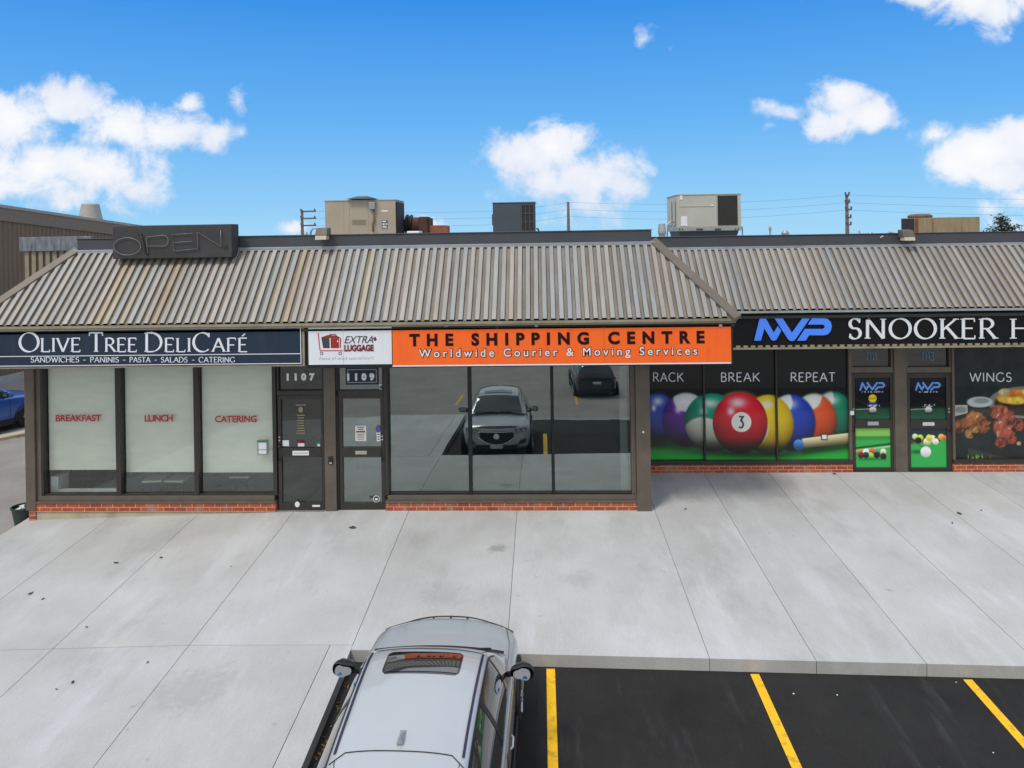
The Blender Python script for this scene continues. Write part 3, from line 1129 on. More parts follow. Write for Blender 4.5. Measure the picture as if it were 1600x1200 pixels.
def ribbed_roof(parent, xl, xr, wl, wr, ye, ze_, yr, zr_, pitch=0.158, h=0.042, seed=1):
    r = random.Random(seed)
    mb = MB()
    u = Vector((0, yr - ye, zr_ - ze_))
    n = Vector((0, -(zr_ - ze_), yr - ye)).normalized()
    prof = [(0, 0), (.36, 0), (.43, 1), (.93, 1), (1, 0)]
    k = math.ceil((xr - xl) / pitch)

    def tm(x):
        t = 1.0
        if wl:
            t = min(t, (x - xl) / wl)
        if wr:
            t = min(t, (xr - x) / wr)
        return max(0.0, t)
    run = 0
    tone = (1, 1, 1)
    for i in range(k):
        if run <= 0:
            run = r.choice((1, 1, 2, 3, 4))
            g = r.uniform(.91, 1.07)
            warm = r.choice((0, 0, .02, .04, -.03, -.06))
            tone = (g * (1 + warm), g, g * (1 - warm * .9))
        run -= 1
        j = r.uniform(.95, 1.05)
        c = tuple(v * j for v in tone)
        if -9.2 < xl + i * pitch < -3.5 and r.random() < (.35 if xl + i * pitch < -6.3 else .14):
            c = (c[0] * 1.10, c[1] * .98, c[2] * .80)          # rusty water has run down these ribs
        for (a, ha), (b, hb) in zip(prof[:-1], prof[1:]):
            xa, xb = xl + (i + a) * pitch, xl + (i + b) * pitch
            if xb > xr:
                continue
            ta, tb = tm(xa), tm(xb)
            if ta <= 0 and tb <= 0:
                continue
            base = Vector((0, ye, ze_))
            A = Vector((xa, 0, 0)) + base + n * h * ha
            B = Vector((xb, 0, 0)) + base + n * h * hb
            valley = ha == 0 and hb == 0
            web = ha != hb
            mb.quad(A, B, B + u * tb, A + u * ta, 1 if (valley or web) else 0, tuple(v * .80 for v in c) if web else c)  # webs share the rusty valley material, darkened further as painted shade
        # closed rib end under each rib is a dark slot
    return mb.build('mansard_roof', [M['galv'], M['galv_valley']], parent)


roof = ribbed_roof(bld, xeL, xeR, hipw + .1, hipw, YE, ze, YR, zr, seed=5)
# backing under the ribs and the side slopes
bk = MB()
bk.quad((xeL, YE + .03, ze - .04), (xeR, YE + .03, ze - .04), (xrR, YR + .03, zr - .05), (xrL, YR + .03, zr - .05))
bk.quad((xeR, YE + .05, ze - .02), (xeR, YF + 6, ze - .02), (xrR, YF + 6, zr - .02), (xrR, YR + .05, zr - .02))
bk.quad((xeL, YF + 3, ze - .02), (xeL, YE + .05, ze - .02), (xrL, YR + .05, zr - .02), (xrL, YF + 3, zr - .02))
bk.build('roof_lining', M['galv_valley'], bld)


def hip(parent, a, b, w=0.13, side=1):
    a, b = Vector(a), Vector(b)
    d = (b - a).normalized()
    n1 = Vector((0, -(zr - ze), YR - YE)).normalized()
    s = d.cross(n1).normalized() * w
    n = Vector((0, -.035, .045))
    mb = MB()
    mb.prism([a - s * .55 + n, a + s * .75 + n, b + s * .75 + n, b - s * .55 + n], (0, .02, -.06))
    mb.build('hip_cap', M['hip'], parent)


hip(bld, (xeR + .02, YE - .03, ze - .02), (xrR, YR, zr + .02))
hip(bld, (xeL - .02, YE - .03, ze - .02), (xrL, YR, zr + .02))
fl = MB()
fl.box(xrL - .03, xrR + .05, YR - .09, YR - .01, zr - .045, zr + .03)
fl.build('ridge_flashing', M['flash'], bld, bevel=.006)
zpar = Z(362.5, YR, 850)
pp = MB()
xpl, xpr = xrL + .0, P(1018, 368, YR).x
pp.box(xpl, xpr, YR, YR + .22, zr - .3, zpar)
pp.box(xpl - .01, xpr + .01, YR - .02, YR + .24, zpar + .001, zpar + .022)
pp.build('parapet', M['parapet'], bld, bevel=.008)
# stub of the side roof behind the left hip
Y2 = YR + .45
sx0, sx1 = P(33, 380, Y2).x, P(124, 380, Y2).x
zs0, zs1 = Z(392, Y2, 80), Z(370, Y2, 80)
sb = MB()
sb.box(sx0 - .02, sx1 + .3, Y2 - .03, Y2 + .05, zs0, zs1)
sb.build('side_flashing', M['flash_mottled'], bld, bevel=.006)
sb = MB()
xx = sx0 + .06
while xx < sx1 + .25:
    sb.box(xx, xx + .09, Y2 + .02, Y2 + .07, ze - .9, zs0 - .002)
    xx += .155
sb.box(sx0 + .04, sx1 + .3, Y2 + .075, Y2 + .12, ze - .9, zs0 - .003)
sb.build('side_cladding', M['trim_tan'], bld)
# eave trim and soffit
et = MB()
et.box(xeL, xeR + .02, YE - .015, YE + .04, ze - .062, ze - .012)
et.box(xeL, xeR + .01, YE + .01, YE + .05, ze - .098, ze - .064)
et.build('eave_trim', M['trim_tan'], bld, bevel=.004)
sf = MB()
sf.box(xeL, xeR, YE + .06, YF - .002, ze - .17, ze - .13)
sf.build('soffit', M['soffit'], bld)

# pillars
for (a, b, yb, dp) in ((44, 59, 797, .10), (508, 526, 797, .07), (993, 1015, 802, .12)):
    mb = MB()
    mb.box(X(a), X(b), YF - dp, YF + .16, -0.06 if a != 44 else .02, ze - .18)
    if a == 993:
        mb.box(X(b) - .19, X(b), YF - dp + .03, YF + 1.9, -.05, ze - .18) if False else None
    if a == 44:
        mb.box(X(59) + .0015, X(66), YF - .05, YF + .16, Zsill - .1, ze - .18)
    if a == 993:
        mb.box(X(986), X(993) - .0015, YF - .05, YF + .16, Zsill, ze - .18)
    mb.build('pillar', M['bronze'], bld, bevel=.008)

# brick plinth, foundation, sills
for (a, b) in ((58, 431), (602, 999)):
    mb = MB()
    mb.box(X(a), X(b), YF - .075, YF + .16, -.02, Zbr - .002)
    mb.build('brick_base', M['brick'], bld)
    mb = MB()
    mb.box(X(a) - .0, X(b), YF - .09, YF + .16, Zbr, Zbr + .045)
    mb.box(X(a) + .04, X(b) - .03, YF - .06, YF + .16, Zbr + .047, Zsill)
    mb.build('sill', M['bronze'], bld, bevel=.005)
mb = MB()
mb.box(X(58) + .003, X(431), YF - .055, YF + .16, -.6, -.022)
mb.build('foundation', M['foundation'], bld)
mb = MB()
mb.box(X(47), X(57.6), YF - .07, YF + .3, -.35, .018)
mb.build('brick_base', M['brick'], bld)

# interior
ip = MB()
ip.box(XLW + .2, XRW - .2, YF + .17, YF + 5.6, -.02, .012, 0)
ip.box(XLW + .2, XRW - .2, YF + 5.6, YF + 5.7, -.02, 3.3, 1)
ip.box(X(505, YF + .2), X(523, YF + .2), YF + .2, YF + 5.6, .014, 3.3, 1)
ip.box(XLW + .2, XRW - .2, YF + .2, YF + 5.6, 3.302, 3.36, 2)
ip.build('interior', [M['inner_floor'], M['inner_wall'], M['inner_dark']], bld)
mb = MB()
mb.box(X(969, YF + .5), X(980, YF + .5), YF + .45, YF + .62, .014, 3.29)
mb.build('interior_column', M['white_col'], bld)
mb = MB()
mb.box(X(556, YF + 1.2), X(560.5, YF + 1.2), YF + 1.15, YF + 1.22, .45, 3.29)
mb.build('interior_post', M['black_frame'], bld)

TILT = -math.tan(rad(0.62))


def pane(parent, x0, x1, z0, z1, y, mat, tilt=True):
    mb = MB()
    t = TILT if tilt else 0
    d = (z1 - z0) * t
    # leans very slightly out at the top, as the photo's reflections show
    mb.hexa([(x0, y, z0), (x1, y, z0), (x1, y + .006, z0), (x0, y + .006, z0)], [(x0, y - d, z1), (x1, y - d, z1), (x1, y - d + .006, z1), (x0, y - d + .006, z1)])
    me = MB()
    me.quad((x0, y, z0), (x1, y, z0), (x1, y - d, z1), (x0, y - d, z1))
    return me.build('pane', mat, parent)


def window(a, b, mat, jamb, kind_mat, blind=None, word=None):
    x0, x1 = X(a), X(b)
    fr = MB()
    j = jamb
    fr.box(x0 - j, x0, YF - .04, YF + .10, Zsill + .001, ZTOP - .002)
    fr.box(x0, x1, YF - .03, YF + .10, ZTOP - .07, ZTOP - .002)
    fr.box(x0, x1, YF - .02, YF + .10, Zsill + .001, Zsill + .03)
    w = fr.build('window', kind_mat, bld, bevel=.004)
    pane(w, x0, x1, Zsill + .03, ZTOP - .07, YF + .055, mat)
    if blind:
        zb = Z(blind)
        mb = MB()
        mb.box(x0 + .012, x1 - .012, YF + .13, YF + .134, zb, ZTOP)
        mb.box(x0 + .012, x1 - .012, YF + .125, YF + .14, zb - .022, zb - .001)
        mb.build('blind', M['blind'], w)
    if word:
        text_part('lettering', word[0], word[1], YF + .028, M['red_letter'], w, bold=.025, depth=.003)
    return w


window(69, 182, M['glass_cafe'], .06, M['bronze_dark'], 733, ('BREAKFAST', (87, 648, 158, 658.5)))
window(190, 304, M['glass_cafe'], X(190) - X(182) - .002, M['bronze_dark'], 737, ('LUNCH', (226, 648, 270, 659)))
w3 = window(311, 427, M['glass_cafe'], X(311) - X(304) - .002, M['bronze_dark'], 738, ('CATERING', (336, 649.5, 401, 660)))
mb = MB()
pxrect(mb, 402, 689, 418, 711, YF + .03, .004, 0)
pxrect(mb, 401, 688, 419, 690.5, YF + .027, .003, 1)
pxrect(mb, 404, 692, 416, 702, YF + .0275, .002, 2)
pxrect(mb, 404, 703.5, 416, 709, YF + .0275, .002, 2)
mb.build('window_sticker', [pmat('grey green sticker', srgb((130, 150, 140)), .5), M['green_st'], M['paper_white']], w3)
mb = MB()
pxrect(mb, 422.5, 703, 426, 722, YF + .03, .004, 0)
mb.build('hours_decal', M['grey_letter'], w3)
window(608, 731, M['glass'], .03, M['black_frame'])
window(737, 861, M['glass'], X(736.5) - X(731.5), M['black_frame'])
window(866, 992, M['glass'], X(865.5) - X(861.5), M['black_frame'])
mb = MB()
mb.box(X(427) + .001, X(433), YF - .045, YF + .16, Zsill + .001, ZTOP - .002)
mb.build('jamb', M['bronze_dark'], bld, bevel=.004)
mb = MB()
mb.box(X(601.5), X(607) - .001, YF - .045, YF + .16, Zsill + .001, ZTOP - .002)
mb.build('jamb', M['bronze_dark'], bld, bevel=.004)


def transom(parent, a, b, y0, y1, yf, mat, fmat, num, numbox, nmat, plate=None, stroke=False, sill_h=7):
    x0, x1 = X(a, yf), X(b, yf)
    z0, z1 = Z(y1, yf, (a + b) / 2), ZTOP + .1
    fr = MB()
    fr.box(x0, x1, yf - .03, yf + .1, Z(y1 + sill_h, yf, (a + b) / 2), z0)
    fr.box(x0, x0 + .035, yf - .02, yf + .1, z0 + .001, z1)
    fr.box(x1 - .035, x1, yf - .02, yf + .1, z0 + .001, z1)
    t = fr.build('transom', fmat, parent, bevel=.004)
    pane(t, x0 + .035, x1 - .035, z0, z1, yf + .05, mat, tilt=False)
    yy = yf + .04
    if plate:
        mb = MB()
        pxrect(mb, *plate, yy, .004)
        mb.build('number_plate', M['navy'], t)
        mb = MB()
        p = plate
        for r in ((p[0] + 3, p[1] + 3, p[2] - 3, p[1] + 4), (p[0] + 3, p[3] - 4, p[2] - 3, p[3] - 3), (p[0] + 3, p[1] + 4.05, p[0] + 4, p[3] - 4.05), (p[2] - 4, p[1] + 4.05, p[2] - 3, p[3] - 4.05)):
            pxrect(mb, *r, yy - .002, .0015)
        mb.build('plate_border', M['grey_letter'], t)
    if stroke:
        mb = MB()
        stroke_text(mb, num, numbox[0], numbox[2], numbox[3], numbox[1], yy - .003, thick=.13, thin=.12, nib=0, gap=.12)
        mb.build('house_number', nmat, t)
    else:
        text_part('house_number', num, numbox, yy - .004, nmat, t, bold=.075)
    return t


transom(bld, 434, 507, 575, 610, YF, M['glass_dark'], M['bronze_dark'], '1107', (448, 583, 492, 595), M['letter_grey'])
t9 = transom(bld, 527, 601, 575, 610, YF, M['glass'], M['bronze_dark'], '1109', (542.5, 583, 585, 595), M['letter_grey'], (540, 574, 591.5, 601))
mb = MB()
pxrect(mb, 593, 600, 599, 611, YF + .03, .006, 0)
pxpoly(mb, disc(596, 605, 2.2, 2.6), YF + .029, 1)
mb.build('bell_sticker', [M['paper_white'], M['ink']], t9)


def door(parent, a, b, ytop, ybot, ga, gb, ys, yf, mats, hinge, handle_px, slot, slot_mat):
    """a..b leaf columns; ga..gb glass columns; ys = upper glass top/bottom, lower glass top/bottom (pixels)"""
    cx = (a + b) / 2
    zz = lambda y: Z(y, yf, cx)
    fr = MB()
    y0, y1 = yf - .015, yf + .05
    xa, xb, xga, xgb = X(a, yf), X(b, yf), X(ga, yf), X(gb, yf)
    fr.box(xa, xga, y0, y1, zz(ybot), zz(ytop))
    fr.box(xgb, xb, y0, y1, zz(ybot), zz(ytop))
    fr.box(xga, xgb, y0, y1, zz(ys[0]), zz(ytop))
    fr.box(xga, xgb, y0 - .008, y1, zz(ys[2]), zz(ys[1]))
    fr.box(xga, xgb, y0, y1, zz(ybot), zz(ys[3]))
    d = fr.build('door', M['bronze_dark'], parent, bevel=.005)
    if mats:
        pane(d, xga, xgb, zz(ys[1]), zz(ys[0]), yf + .02, mats, tilt=True)
        pane(d, xga, xgb, zz(ys[3]), zz(ys[2]), yf + .02, mats, tilt=True)
    mb = MB()
    pxrect(mb, *slot, y0 - .016, .008, 0)
    pxrect(mb, slot[0] + 2, (slot[1] + slot[3]) / 2 - .6, slot[2] - 2, (slot[1] + slot[3]) / 2 + .8, y0 - .018, .0015, 1)
    mb.build('mail_slot', [slot_mat, M['grey_letter']], d, bevel=.002)
    hx = X(handle_px, yf)
    mb = MB()
    z0h, z1h = zz(ys[2] + 4), zz(ys[1] - 6)
    mb.tube([(hx, y0, z0h), (hx, y0 - .06, z0h), (hx, y0 - .06, z1h), (hx, y0, z1h)], .013, 8)
    mb.build('handle', M['black'], d, smooth=True)
    for dy in (12, 17):
        mb = MB()
        mb.lathe((hx, y0 - .012, zz(ys[1] - dy)), [(.016, 0), (.02, .006), (.02, .012)], 14, axis='y')
        mb.build('lock', M['steel'], d)
    return d


d7 = door(bld, 434.5, 506.5, 617.5, 796.5, 440, 502, (624, 699.5, 714, 785), YF, M['glass_dark'], 'r', 437, (457, 704.5, 482.5, 711.5), M['white'])
mb = MB()
pxrect(mb, 441.5, 688, 451.5, 697, YF + .01, .003)
mb.build('paper_notice', M['paper_white'], d7)
mb = MB()
pxrect(mb, 464, 688, 476, 692.5, YF + .01, .003, 0)
pxrect(mb, 465.5, 692.6, 475.5, 697.5, YF + .01, .003, 1)
mb.build('card_sticker', [M['red_st'], M['paper_white']], d7)
mb = MB()
pxrect(mb, 494, 690, 500, 697.5, YF + .01, .003, 0)
pxrect(mb, 496, 694, 500, 697.3, YF + .008, .0015, 1)
mb.build('green_sticker', [M['green_st'], M['paper_white']], d7)
mb = MB()
pxpoly(mb, disc(470, 640, 3.6, 4.4), YF + .01)
for k, (hw, yy) in enumerate(((8, 632), (6, 648), (5, 652), (5.5, 656), (5, 660), (5.5, 664), (6, 668), (6, 672), (7, 676))):
    pxrect(mb, 470 - hw, yy, 470 + hw, yy + 1.7, YF + .01, .002)
mb.build('menu_decal', M['gold_st'], d7)
mb = MB()
pxpoly(mb, disc(464.5, 788, 3.8, 4.5), YF - .02)
mb.build('floor_sticker', M['white'], d7)
mb = MB()
pxrect(mb, 488, 789, 500, 792, YF - .019, .003)
mb.build('floor_sticker', M['white'], d7)
d9 = door(bld, 530, 601, 615.5, 796.5, 535.5, 595, (622.5, 698.5, 714, 785), YF, M['glass'], 'l', 597.5, (555, 704.5, 573, 710), M['brass'])
mb = MB()
pxrect(mb, 555, 665, 572.5, 689, YF + .01, .003, 0)
for (yy, hw, th) in ((667.5, 5, 1.2), (670.5, 4, 1.2), (673.5, 7, 2.2), (678, 6, .8), (680.5, 5, .8), (683, 6, .8), (686, 5, .8)):
    pxrect(mb, 563.5 - hw, yy, 563.5 + hw, yy + th, YF + .008, .0015, 1)
mb.build('paper_notice', [M['paper'], M['ink']], d9)
mb = MB()
pxpoly(mb, disc(591, 670, 4, 6), YF + .01, 0)
pxrect(mb, 588.5, 675.5, 594.5, 689.5, YF + .01, .003, 1)
for yy in (678, 682, 685.5):
    pxrect(mb, 590, yy, 593, yy + 1.6, YF + .008, .0015, 2)
mb.build('purple_sticker', [M['purple'], M['paper_white'], M['ink']], d9)
mb = MB()
pxpoly(mb, disc(588, 779.5, 5.2, 5.4), YF + .012, 0)
pxpoly(mb, disc(588, 779.5, 4.2, 4.4), YF + .010, 1)
pxpoly(mb, disc(588, 780, 2.4, 1.6), YF + .008, 0)
mb.build('round_sticker', [M['paper_white'], M['ink']], d9)
mb = MB()
mb.box(X(433), X(507), YF - .1, YF + .12, -.03, Z(796.8, YF, 470))
mb.build('threshold', M['galv_pipe'], bld, bevel=.004)
mb = MB()
mb.box(X(528), X(602), YF - .1, YF + .12, -.03, Z(796.8, YF, 560))
mb.build('threshold', M['galv_pipe'], bld, bevel=.004)
# door jambs beside the centre pillar
mb = MB()
mb.box(X(506.6), X(508) - .001, YF - .03, YF + .1, 0, ZTOP)
mb.build('jamb', M['black_frame'], bld)
mb = MB()
mb.box(X(526) + .001, X(529.9), YF - .03, YF + .1, 0, ZTOP)
mb.build('jamb', M['black_frame'], bld)
mb = MB()
pxrect(mb, 513, 714, 519.5, 726, YF - .095, .024, 0)
pxrect(mb, 514.5, 722.5, 518.5, 725, YF - .099, .003, 1)
mb.build('keypad', [M['black'], M['steel']], bld, bevel=.004)
mb = MB()
mb.lathe((X(1005, YF - .12), YF - .14, Z(675, YF - .12, 1005)), [(.012, 0), (.02, .006), (.02, .02)], 12, axis='y')
mb.build('hook', M['white'], bld)
# wall brackets along the eave of the orange sign are part of that sign (below)

# ---------------------------------------------------------------- recessed snooker block
Y2F = 16.70
Y2E, Y2R = Y2F - 1.0, Y2F + .34
z20 = zg(8, Y2F)
ze2 = Z(482.5, Y2E, 1400)
zr2 = Z(383.5, Y2R, 1400)
xl2, xr2 = XRW + .05, 20.5
b2 = thing('shop_building', 'recessed shop block with dark film-covered windows and the 1111 and 1113 doors', 'building', (7, Y2F, z20))
Zs2 = Z(718.5, Y2F, 1170)
Zb2 = Z(724.5, Y2F, 1170)
shell(b2, xl2, xr2, Y2F, zr2 - .25, depth=11, z0=-.1)
mb = MB()
mb.box(xl2 + .2, xr2 - .2, Y2R + .2, Y2F + 10.7, zr2 - .45, zr2 - .25)
mb.build('roof', M['roof_deck'], b2)
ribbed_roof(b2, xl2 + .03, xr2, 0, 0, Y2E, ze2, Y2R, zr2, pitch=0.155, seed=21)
mb = MB()
mb.quad((xl2, Y2E + .03, ze2 - .04), (xr2, Y2E + .03, ze2 - .04), (xr2, Y2R + .03, zr2 - .05), (xl2, Y2R + .03, zr2 - .05))
mb.build('roof_lining', M['galv_valley'], b2)
mb = MB()
mb.box(xl2, xr2, Y2R - .08, Y2R - .01, zr2 - .04, zr2 + .03)
mb.build('ridge_flashing', M['flash'], b2, bevel=.006)
zp2 = Z(367, Y2R, 1300)
mb = MB()
mb.box(xl2, xr2, Y2R, Y2R + .22, zr2 - .3, zp2)
mb.box(xl2 + .01, xr2 - .01, Y2R - .02, Y2R + .24, zp2 + .001, zp2 + .02)
mb.build('parapet', M['parapet'], b2, bevel=.008)
mb = MB()
mb.box(xl2, xr2, Y2E - .01, Y2E + .04, ze2 - .06, ze2 - .01)
mb.build('eave_trim', M['flash'], b2, bevel=.004)
mb = MB()
mb.box(xl2, xr2, Y2E + .06, Y2F - .002, ze2 - .18, ze2 - .12)
mb.build('soffit', M['soffit'], b2)
for a, b in ((1000, 1330), (1487, 2225)):
    mb = MB()
    mb.box(X(a, Y2F), X(b, Y2F), Y2F - .06, Y2F + .16, z20 - .1, Zb2 - .002)
    mb.build('brick_base', M['brick'], b2)
    mb = MB()
    mb.box(X(a, Y2F), X(b, Y2F), Y2F - .075, Y2F + .16, Zb2, Zs2)
    mb.build('sill', M['bronze_dark'], b2, bevel=.005)
mb = MB()
mb.box(X(1397, Y2F), X(1415.5, Y2F), Y2F - .06, Y2F + .16, z20 - .05, ze2 - .2)
mb.build('pillar', M['bronze'], b2, bevel=.008)
for a, b, dp in ((1326, 1330.5, .05), (1487.2, 1491, .05), (1395.6, 1396.9, .03), (1415.6, 1417.4, .03)):
    mb = MB()
    mb.box(X(a, Y2F), X(b, Y2F), Y2F - dp, Y2F + .16, z20 - .05, ZTOP + .2)
    mb.build('jamb', M['bronze'], b2, bevel=.004)

ORDER = None


def ball_scene(U, V):
    img = np.zeros(U.shape + (3,))
    base = np.array([20, 23, 23.])
    img[:] = base
    v = sst(V, 610, 675)
    img += v[..., None] * np.array([14, 20, 24.])
    img = over(img, sst(V, 650, 668) * (1 - sst(V, 672, 692)) * .8, (44, 50, 60))
    img = over(img, sst(V, 690, 699), (34, 132, 48))
    img = over(img, sst(V, 702, 720) * .7, (36, 170, 56))

    def ball(cx, cy, rx, ry, colr, soft=1.5, stripe=None, lab=None, dim=1.0):
        nonlocal img
        m, d = ell(U, V, cx, cy, rx, ry, soft)
        nx_, ny_ = (U - cx) / rx, (V - cy) / ry
        nzz = np.sqrt(np.clip(1 - d * d, 0, 1))
        c = np.zeros(U.shape + (3,))
        c[:] = colr
        if stripe is not None:
            for (sx_, sy_, sr, sc_) in stripe:
                sm = np.clip((sr - np.sqrt((nx_ - sx_) ** 2 + (ny_ - sy_) ** 2)) * 14 + .5, 0, 1)
                c = over(c, sm, sc_)
        sh = np.clip(.42 + .75 * nzz * .6 - .42 * ny_, .16, 1.25) * dim
        c = c * sh[..., None]
        if lab:
            lm, _ = ell(U, V, lab[0], lab[1], lab[2], lab[2], 1)
            c = over(c, lm, (236, 236, 214))
        hl = np.exp(-(((U - cx + rx * .08) / (rx * .30)) ** 2 + ((V - cy + ry * .66) / (ry * .16)) ** 2))
        c = over(c, hl * .75, (250, 248, 246))
        hl = np.exp(-(((U - cx + rx * .33) / (rx * .13)) ** 2 + ((V - cy + ry * .38) / (ry * .13)) ** 2))
        c = over(c, hl * .8, (255, 240, 245))
        c = over(c, sst(ny_, .45, .95) * .75, (10, 22, 14))
        shd = np.exp(-(((U - cx - rx * .2) / (rx * 1.1)) ** 2 + ((V - cy - ry * 1.0) / 6.) ** 2))
        img = over(img, shd * .75, (10, 34, 16))
        img = over(img, m, c)
    W_ = (226, 228, 206)
    ball(1302, 652, 34, 40, (28, 128, 92), 5, [(-.6, -.75, .62, (196, 212, 196))], dim=.95)
    ball(1272, 657, 35, 42, (230, 78, 40), 4, [(-.25, -1.0, .62, (214, 222, 200))])
    ball(1155, 640, 40, 30, (150, 110, 60), 5, dim=.6)
    ball(1236, 660, 38, 44, (36, 60, 166), 3.5, [(-.45, -.72, .5, (214, 220, 228))])
    ball(1200, 664, 40, 47, (232, 186, 28), 3, [(-.55, .12, .55, (236, 228, 200))])
    ball(1018, 656, 31, 40, (52, 72, 166), 4, [(-.25, -.05, .5, (214, 224, 218))])
    ball(1030, 652, 26, 38, (46, 66, 158), 4)
    ball(1072, 656, 38, 42, (82, 38, 132), 3.5, [(0, -.82, .52, (206, 212, 210))])
    ball(1113, 660, 44, 46, (12, 122, 92), 2.5, [(-.35, .62, .80, (222, 230, 200))])
    ball(1156, 661, 43, 48, (222, 32, 44), 1.2, None, (1158, 659.5, 15.5))
    # cue at the right
    m = sst(U, 1251, 1254)
    yc = 693.5 - (U - 1247) * .105
    hw = 7.6 + (U - 1250) * .012
    stick = m * np.clip((hw - np.abs(V - yc)) + .5, 0, 1)
    shade = np.clip(.62 - (V - yc) / hw * .38, .25, 1)
    img = over(img, np.exp(-((V - yc - 13) / 4) ** 2) * m * .6, (8, 40, 16))
    img = over(img, stick, (np.array([236, 222, 160])[None, None, :] * shade[..., None]))
    b, d = ell(U, V, 1247, 695, 8.2, 8.6, 1.2)
    img = over(img, b, np.array([64, 116, 200]) * np.clip(1 - .45 * (V[..., None] - 690) / 9, .5, 1.1))
    return img


def wings_scene(U, V):
    n1 = vnoise(U, V, 22, 3)
    n2 = vnoise(U, V, 6, 9)
    n3 = vnoise(U, V, 3.0, 19)
    img = np.zeros(U.shape + (3,))
    img[:] = (30, 37, 35)
    img += ((n1 - .5) * 26)[..., None]
    img = over(img, sst(V, 700, 722) * .5, (26, 30, 30))
    # fries plate
    m, d = ell(U, V, 1600, 629, 56, 25, 1.5)
    img = over(img, m, (112, 106, 94))
    m, d = ell(U, V, 1604, 630, 50, 20, 1.5)
    img = over(img, m, (44, 40, 34))
    for (cx, cy, rx, ry, c) in ((1572, 622, 14, 8, (236, 170, 70)), (1590, 616, 20, 7, (226, 120, 40)), (1588, 626, 18, 6, (238, 186, 66)), (1612, 618, 18, 8, (232, 150, 50)), (1570, 613, 9, 6, (206, 180, 120)), (1630, 622, 16, 10, (220, 140, 50)), (1606, 612, 10, 3, (250, 200, 90))):
        m, d = ell(U, V, cx, cy, rx, ry, 2.5)
        img = over(img, m, np.array(c) * (.55 + .8 * n2[..., None]))
    # sauce cup and napkin
    m, d = ell(U, V, 1531, 628, 20, 8.5, 1.5)
    img = over(img, m, np.array((168, 178, 176)) * (.8 + .3 * n1[..., None]))
    m, d = ell(U, V, 1534, 626, 12, 4.5, 2)
    img = over(img, m, (120, 130, 126))
    img = over(img, sst(V, 634, 640) * (1 - sst(V, 643, 652)) * (np.abs(U - 1533) < 18), (52, 50, 44))
    m = ((V > 632) & (V < 650 - (U - 1491) * .25) & (U < 1512)).astype(float)
    img = over(img, m * .85, (182, 180, 166))
    m, d = ell(U, V, 1501, 640, 9, 5, 1.5)
    img = over(img, m, (110, 116, 110))
    # wings

    def meat(parts, tone):
        nonlocal img
        fld = np.full(U.shape, -1.0)
        for (cx, cy, rx, ry) in parts:
            fld = np.maximum(fld, 1.25 - np.sqrt(((U - cx) / rx) ** 2 + ((V - cy) / ry) ** 2))
        fld += (n2 - .5) * .7 + (n1 - .5) * .5
        m = np.clip(fld * 5, 0, 1)
        nn = vnoise(U + V * .5, V * .55, 5.5, 41)
        g = nn * .75 + n3 * .32
        c = np.array(tone)[None, None, :] * (.30 + 1.15 * g[..., None])
        c = over(c, sst(n1, .52, .66) * .6, (196, 120, 62))
        c = over(c, sst(g, .68, .82) * .9, (244, 204, 176))
        c = over(c, sst(.47 - g, .0, .14) * .85, (64, 28, 22))
        c = over(c, sst(.5 - fld, 0, .5) * .5, (70, 34, 26))
        img = over(img, m, c)
    meat([(1508, 660, 16, 8), (1498, 667, 8, 10), (1525, 655, 16, 10), (1536, 664, 9, 11)], (132, 78, 46))
    meat([(1514, 676, 6, 8), (1523, 671, 6, 5)], (150, 110, 60))
    meat([(1562, 645, 12, 10), (1574, 652, 10, 12), (1568, 668, 13, 18), (1578, 682, 9, 12), (1563, 692, 8, 7), (1592, 664, 8, 9)], (140, 70, 52))
    # slate board and herbs
    e = 699 + (U - 1512) * .26
    img = over(img, sst(V - e, 0, 1.5) * (1 - sst(V - e, 9, 14)) * (U > 1512) * .35, (80, 78, 68))
    hb = vnoise(U * 2.2, V * .6, 7, 31)
    img = over(img, sst(hb, .55, .68) * sst(V, 708, 714) * (1 - sst(np.abs(U - 1528), 14, 22)), (106, 150, 70))
    m, d = ell(U, V, 1591, 693, 3.5, 3, 1.5)
    img = over(img, m, (170, 130, 90))
    return img


def mvp_mask(U, V, x0, y0, x1, y1):
    """the three slanted capitals of the club's mark, as a mask"""
    kx, ky = (x1 - x0), (y1 - y0)
    u, v = (U - x0) / kx, (V - y0) / ky
    out = np.zeros_like(u)

    def seg(a, b, w):
        nonlocal out
        ax, ay = a
        bx, by = b
        asp = ky / kx
        du, dv = (bx - ax), (by - ay) * asp
        L2 = du * du + dv * dv
        t = np.clip(((u - ax) * du + (v - ay) * asp * dv) / L2, 0, 1)
        d = np.hypot(u - ax - t * du, (v - ay) * asp - t * dv)
        out = np.maximum(out, np.clip((w - d) * kx + .5, 0, 1))
    w = .036
    seg((.04, .95), (.12, .08), w)
    seg((.12, .08), (.26, .92), w)
    seg((.26, .92), (.33, .52), w)
    seg((.31, .06), (.49, .92), w)
    seg((.49, .92), (.68, .06), w)
    seg((.62, .95), (.72, .62), w)
    seg((.72, .62), (.90, .62), w)
    seg((.90, .62), (.955, .38), w)
    seg((.955, .38), (.90, .10), w)
    seg((.90, .10), (.76, .10), w)
    return out


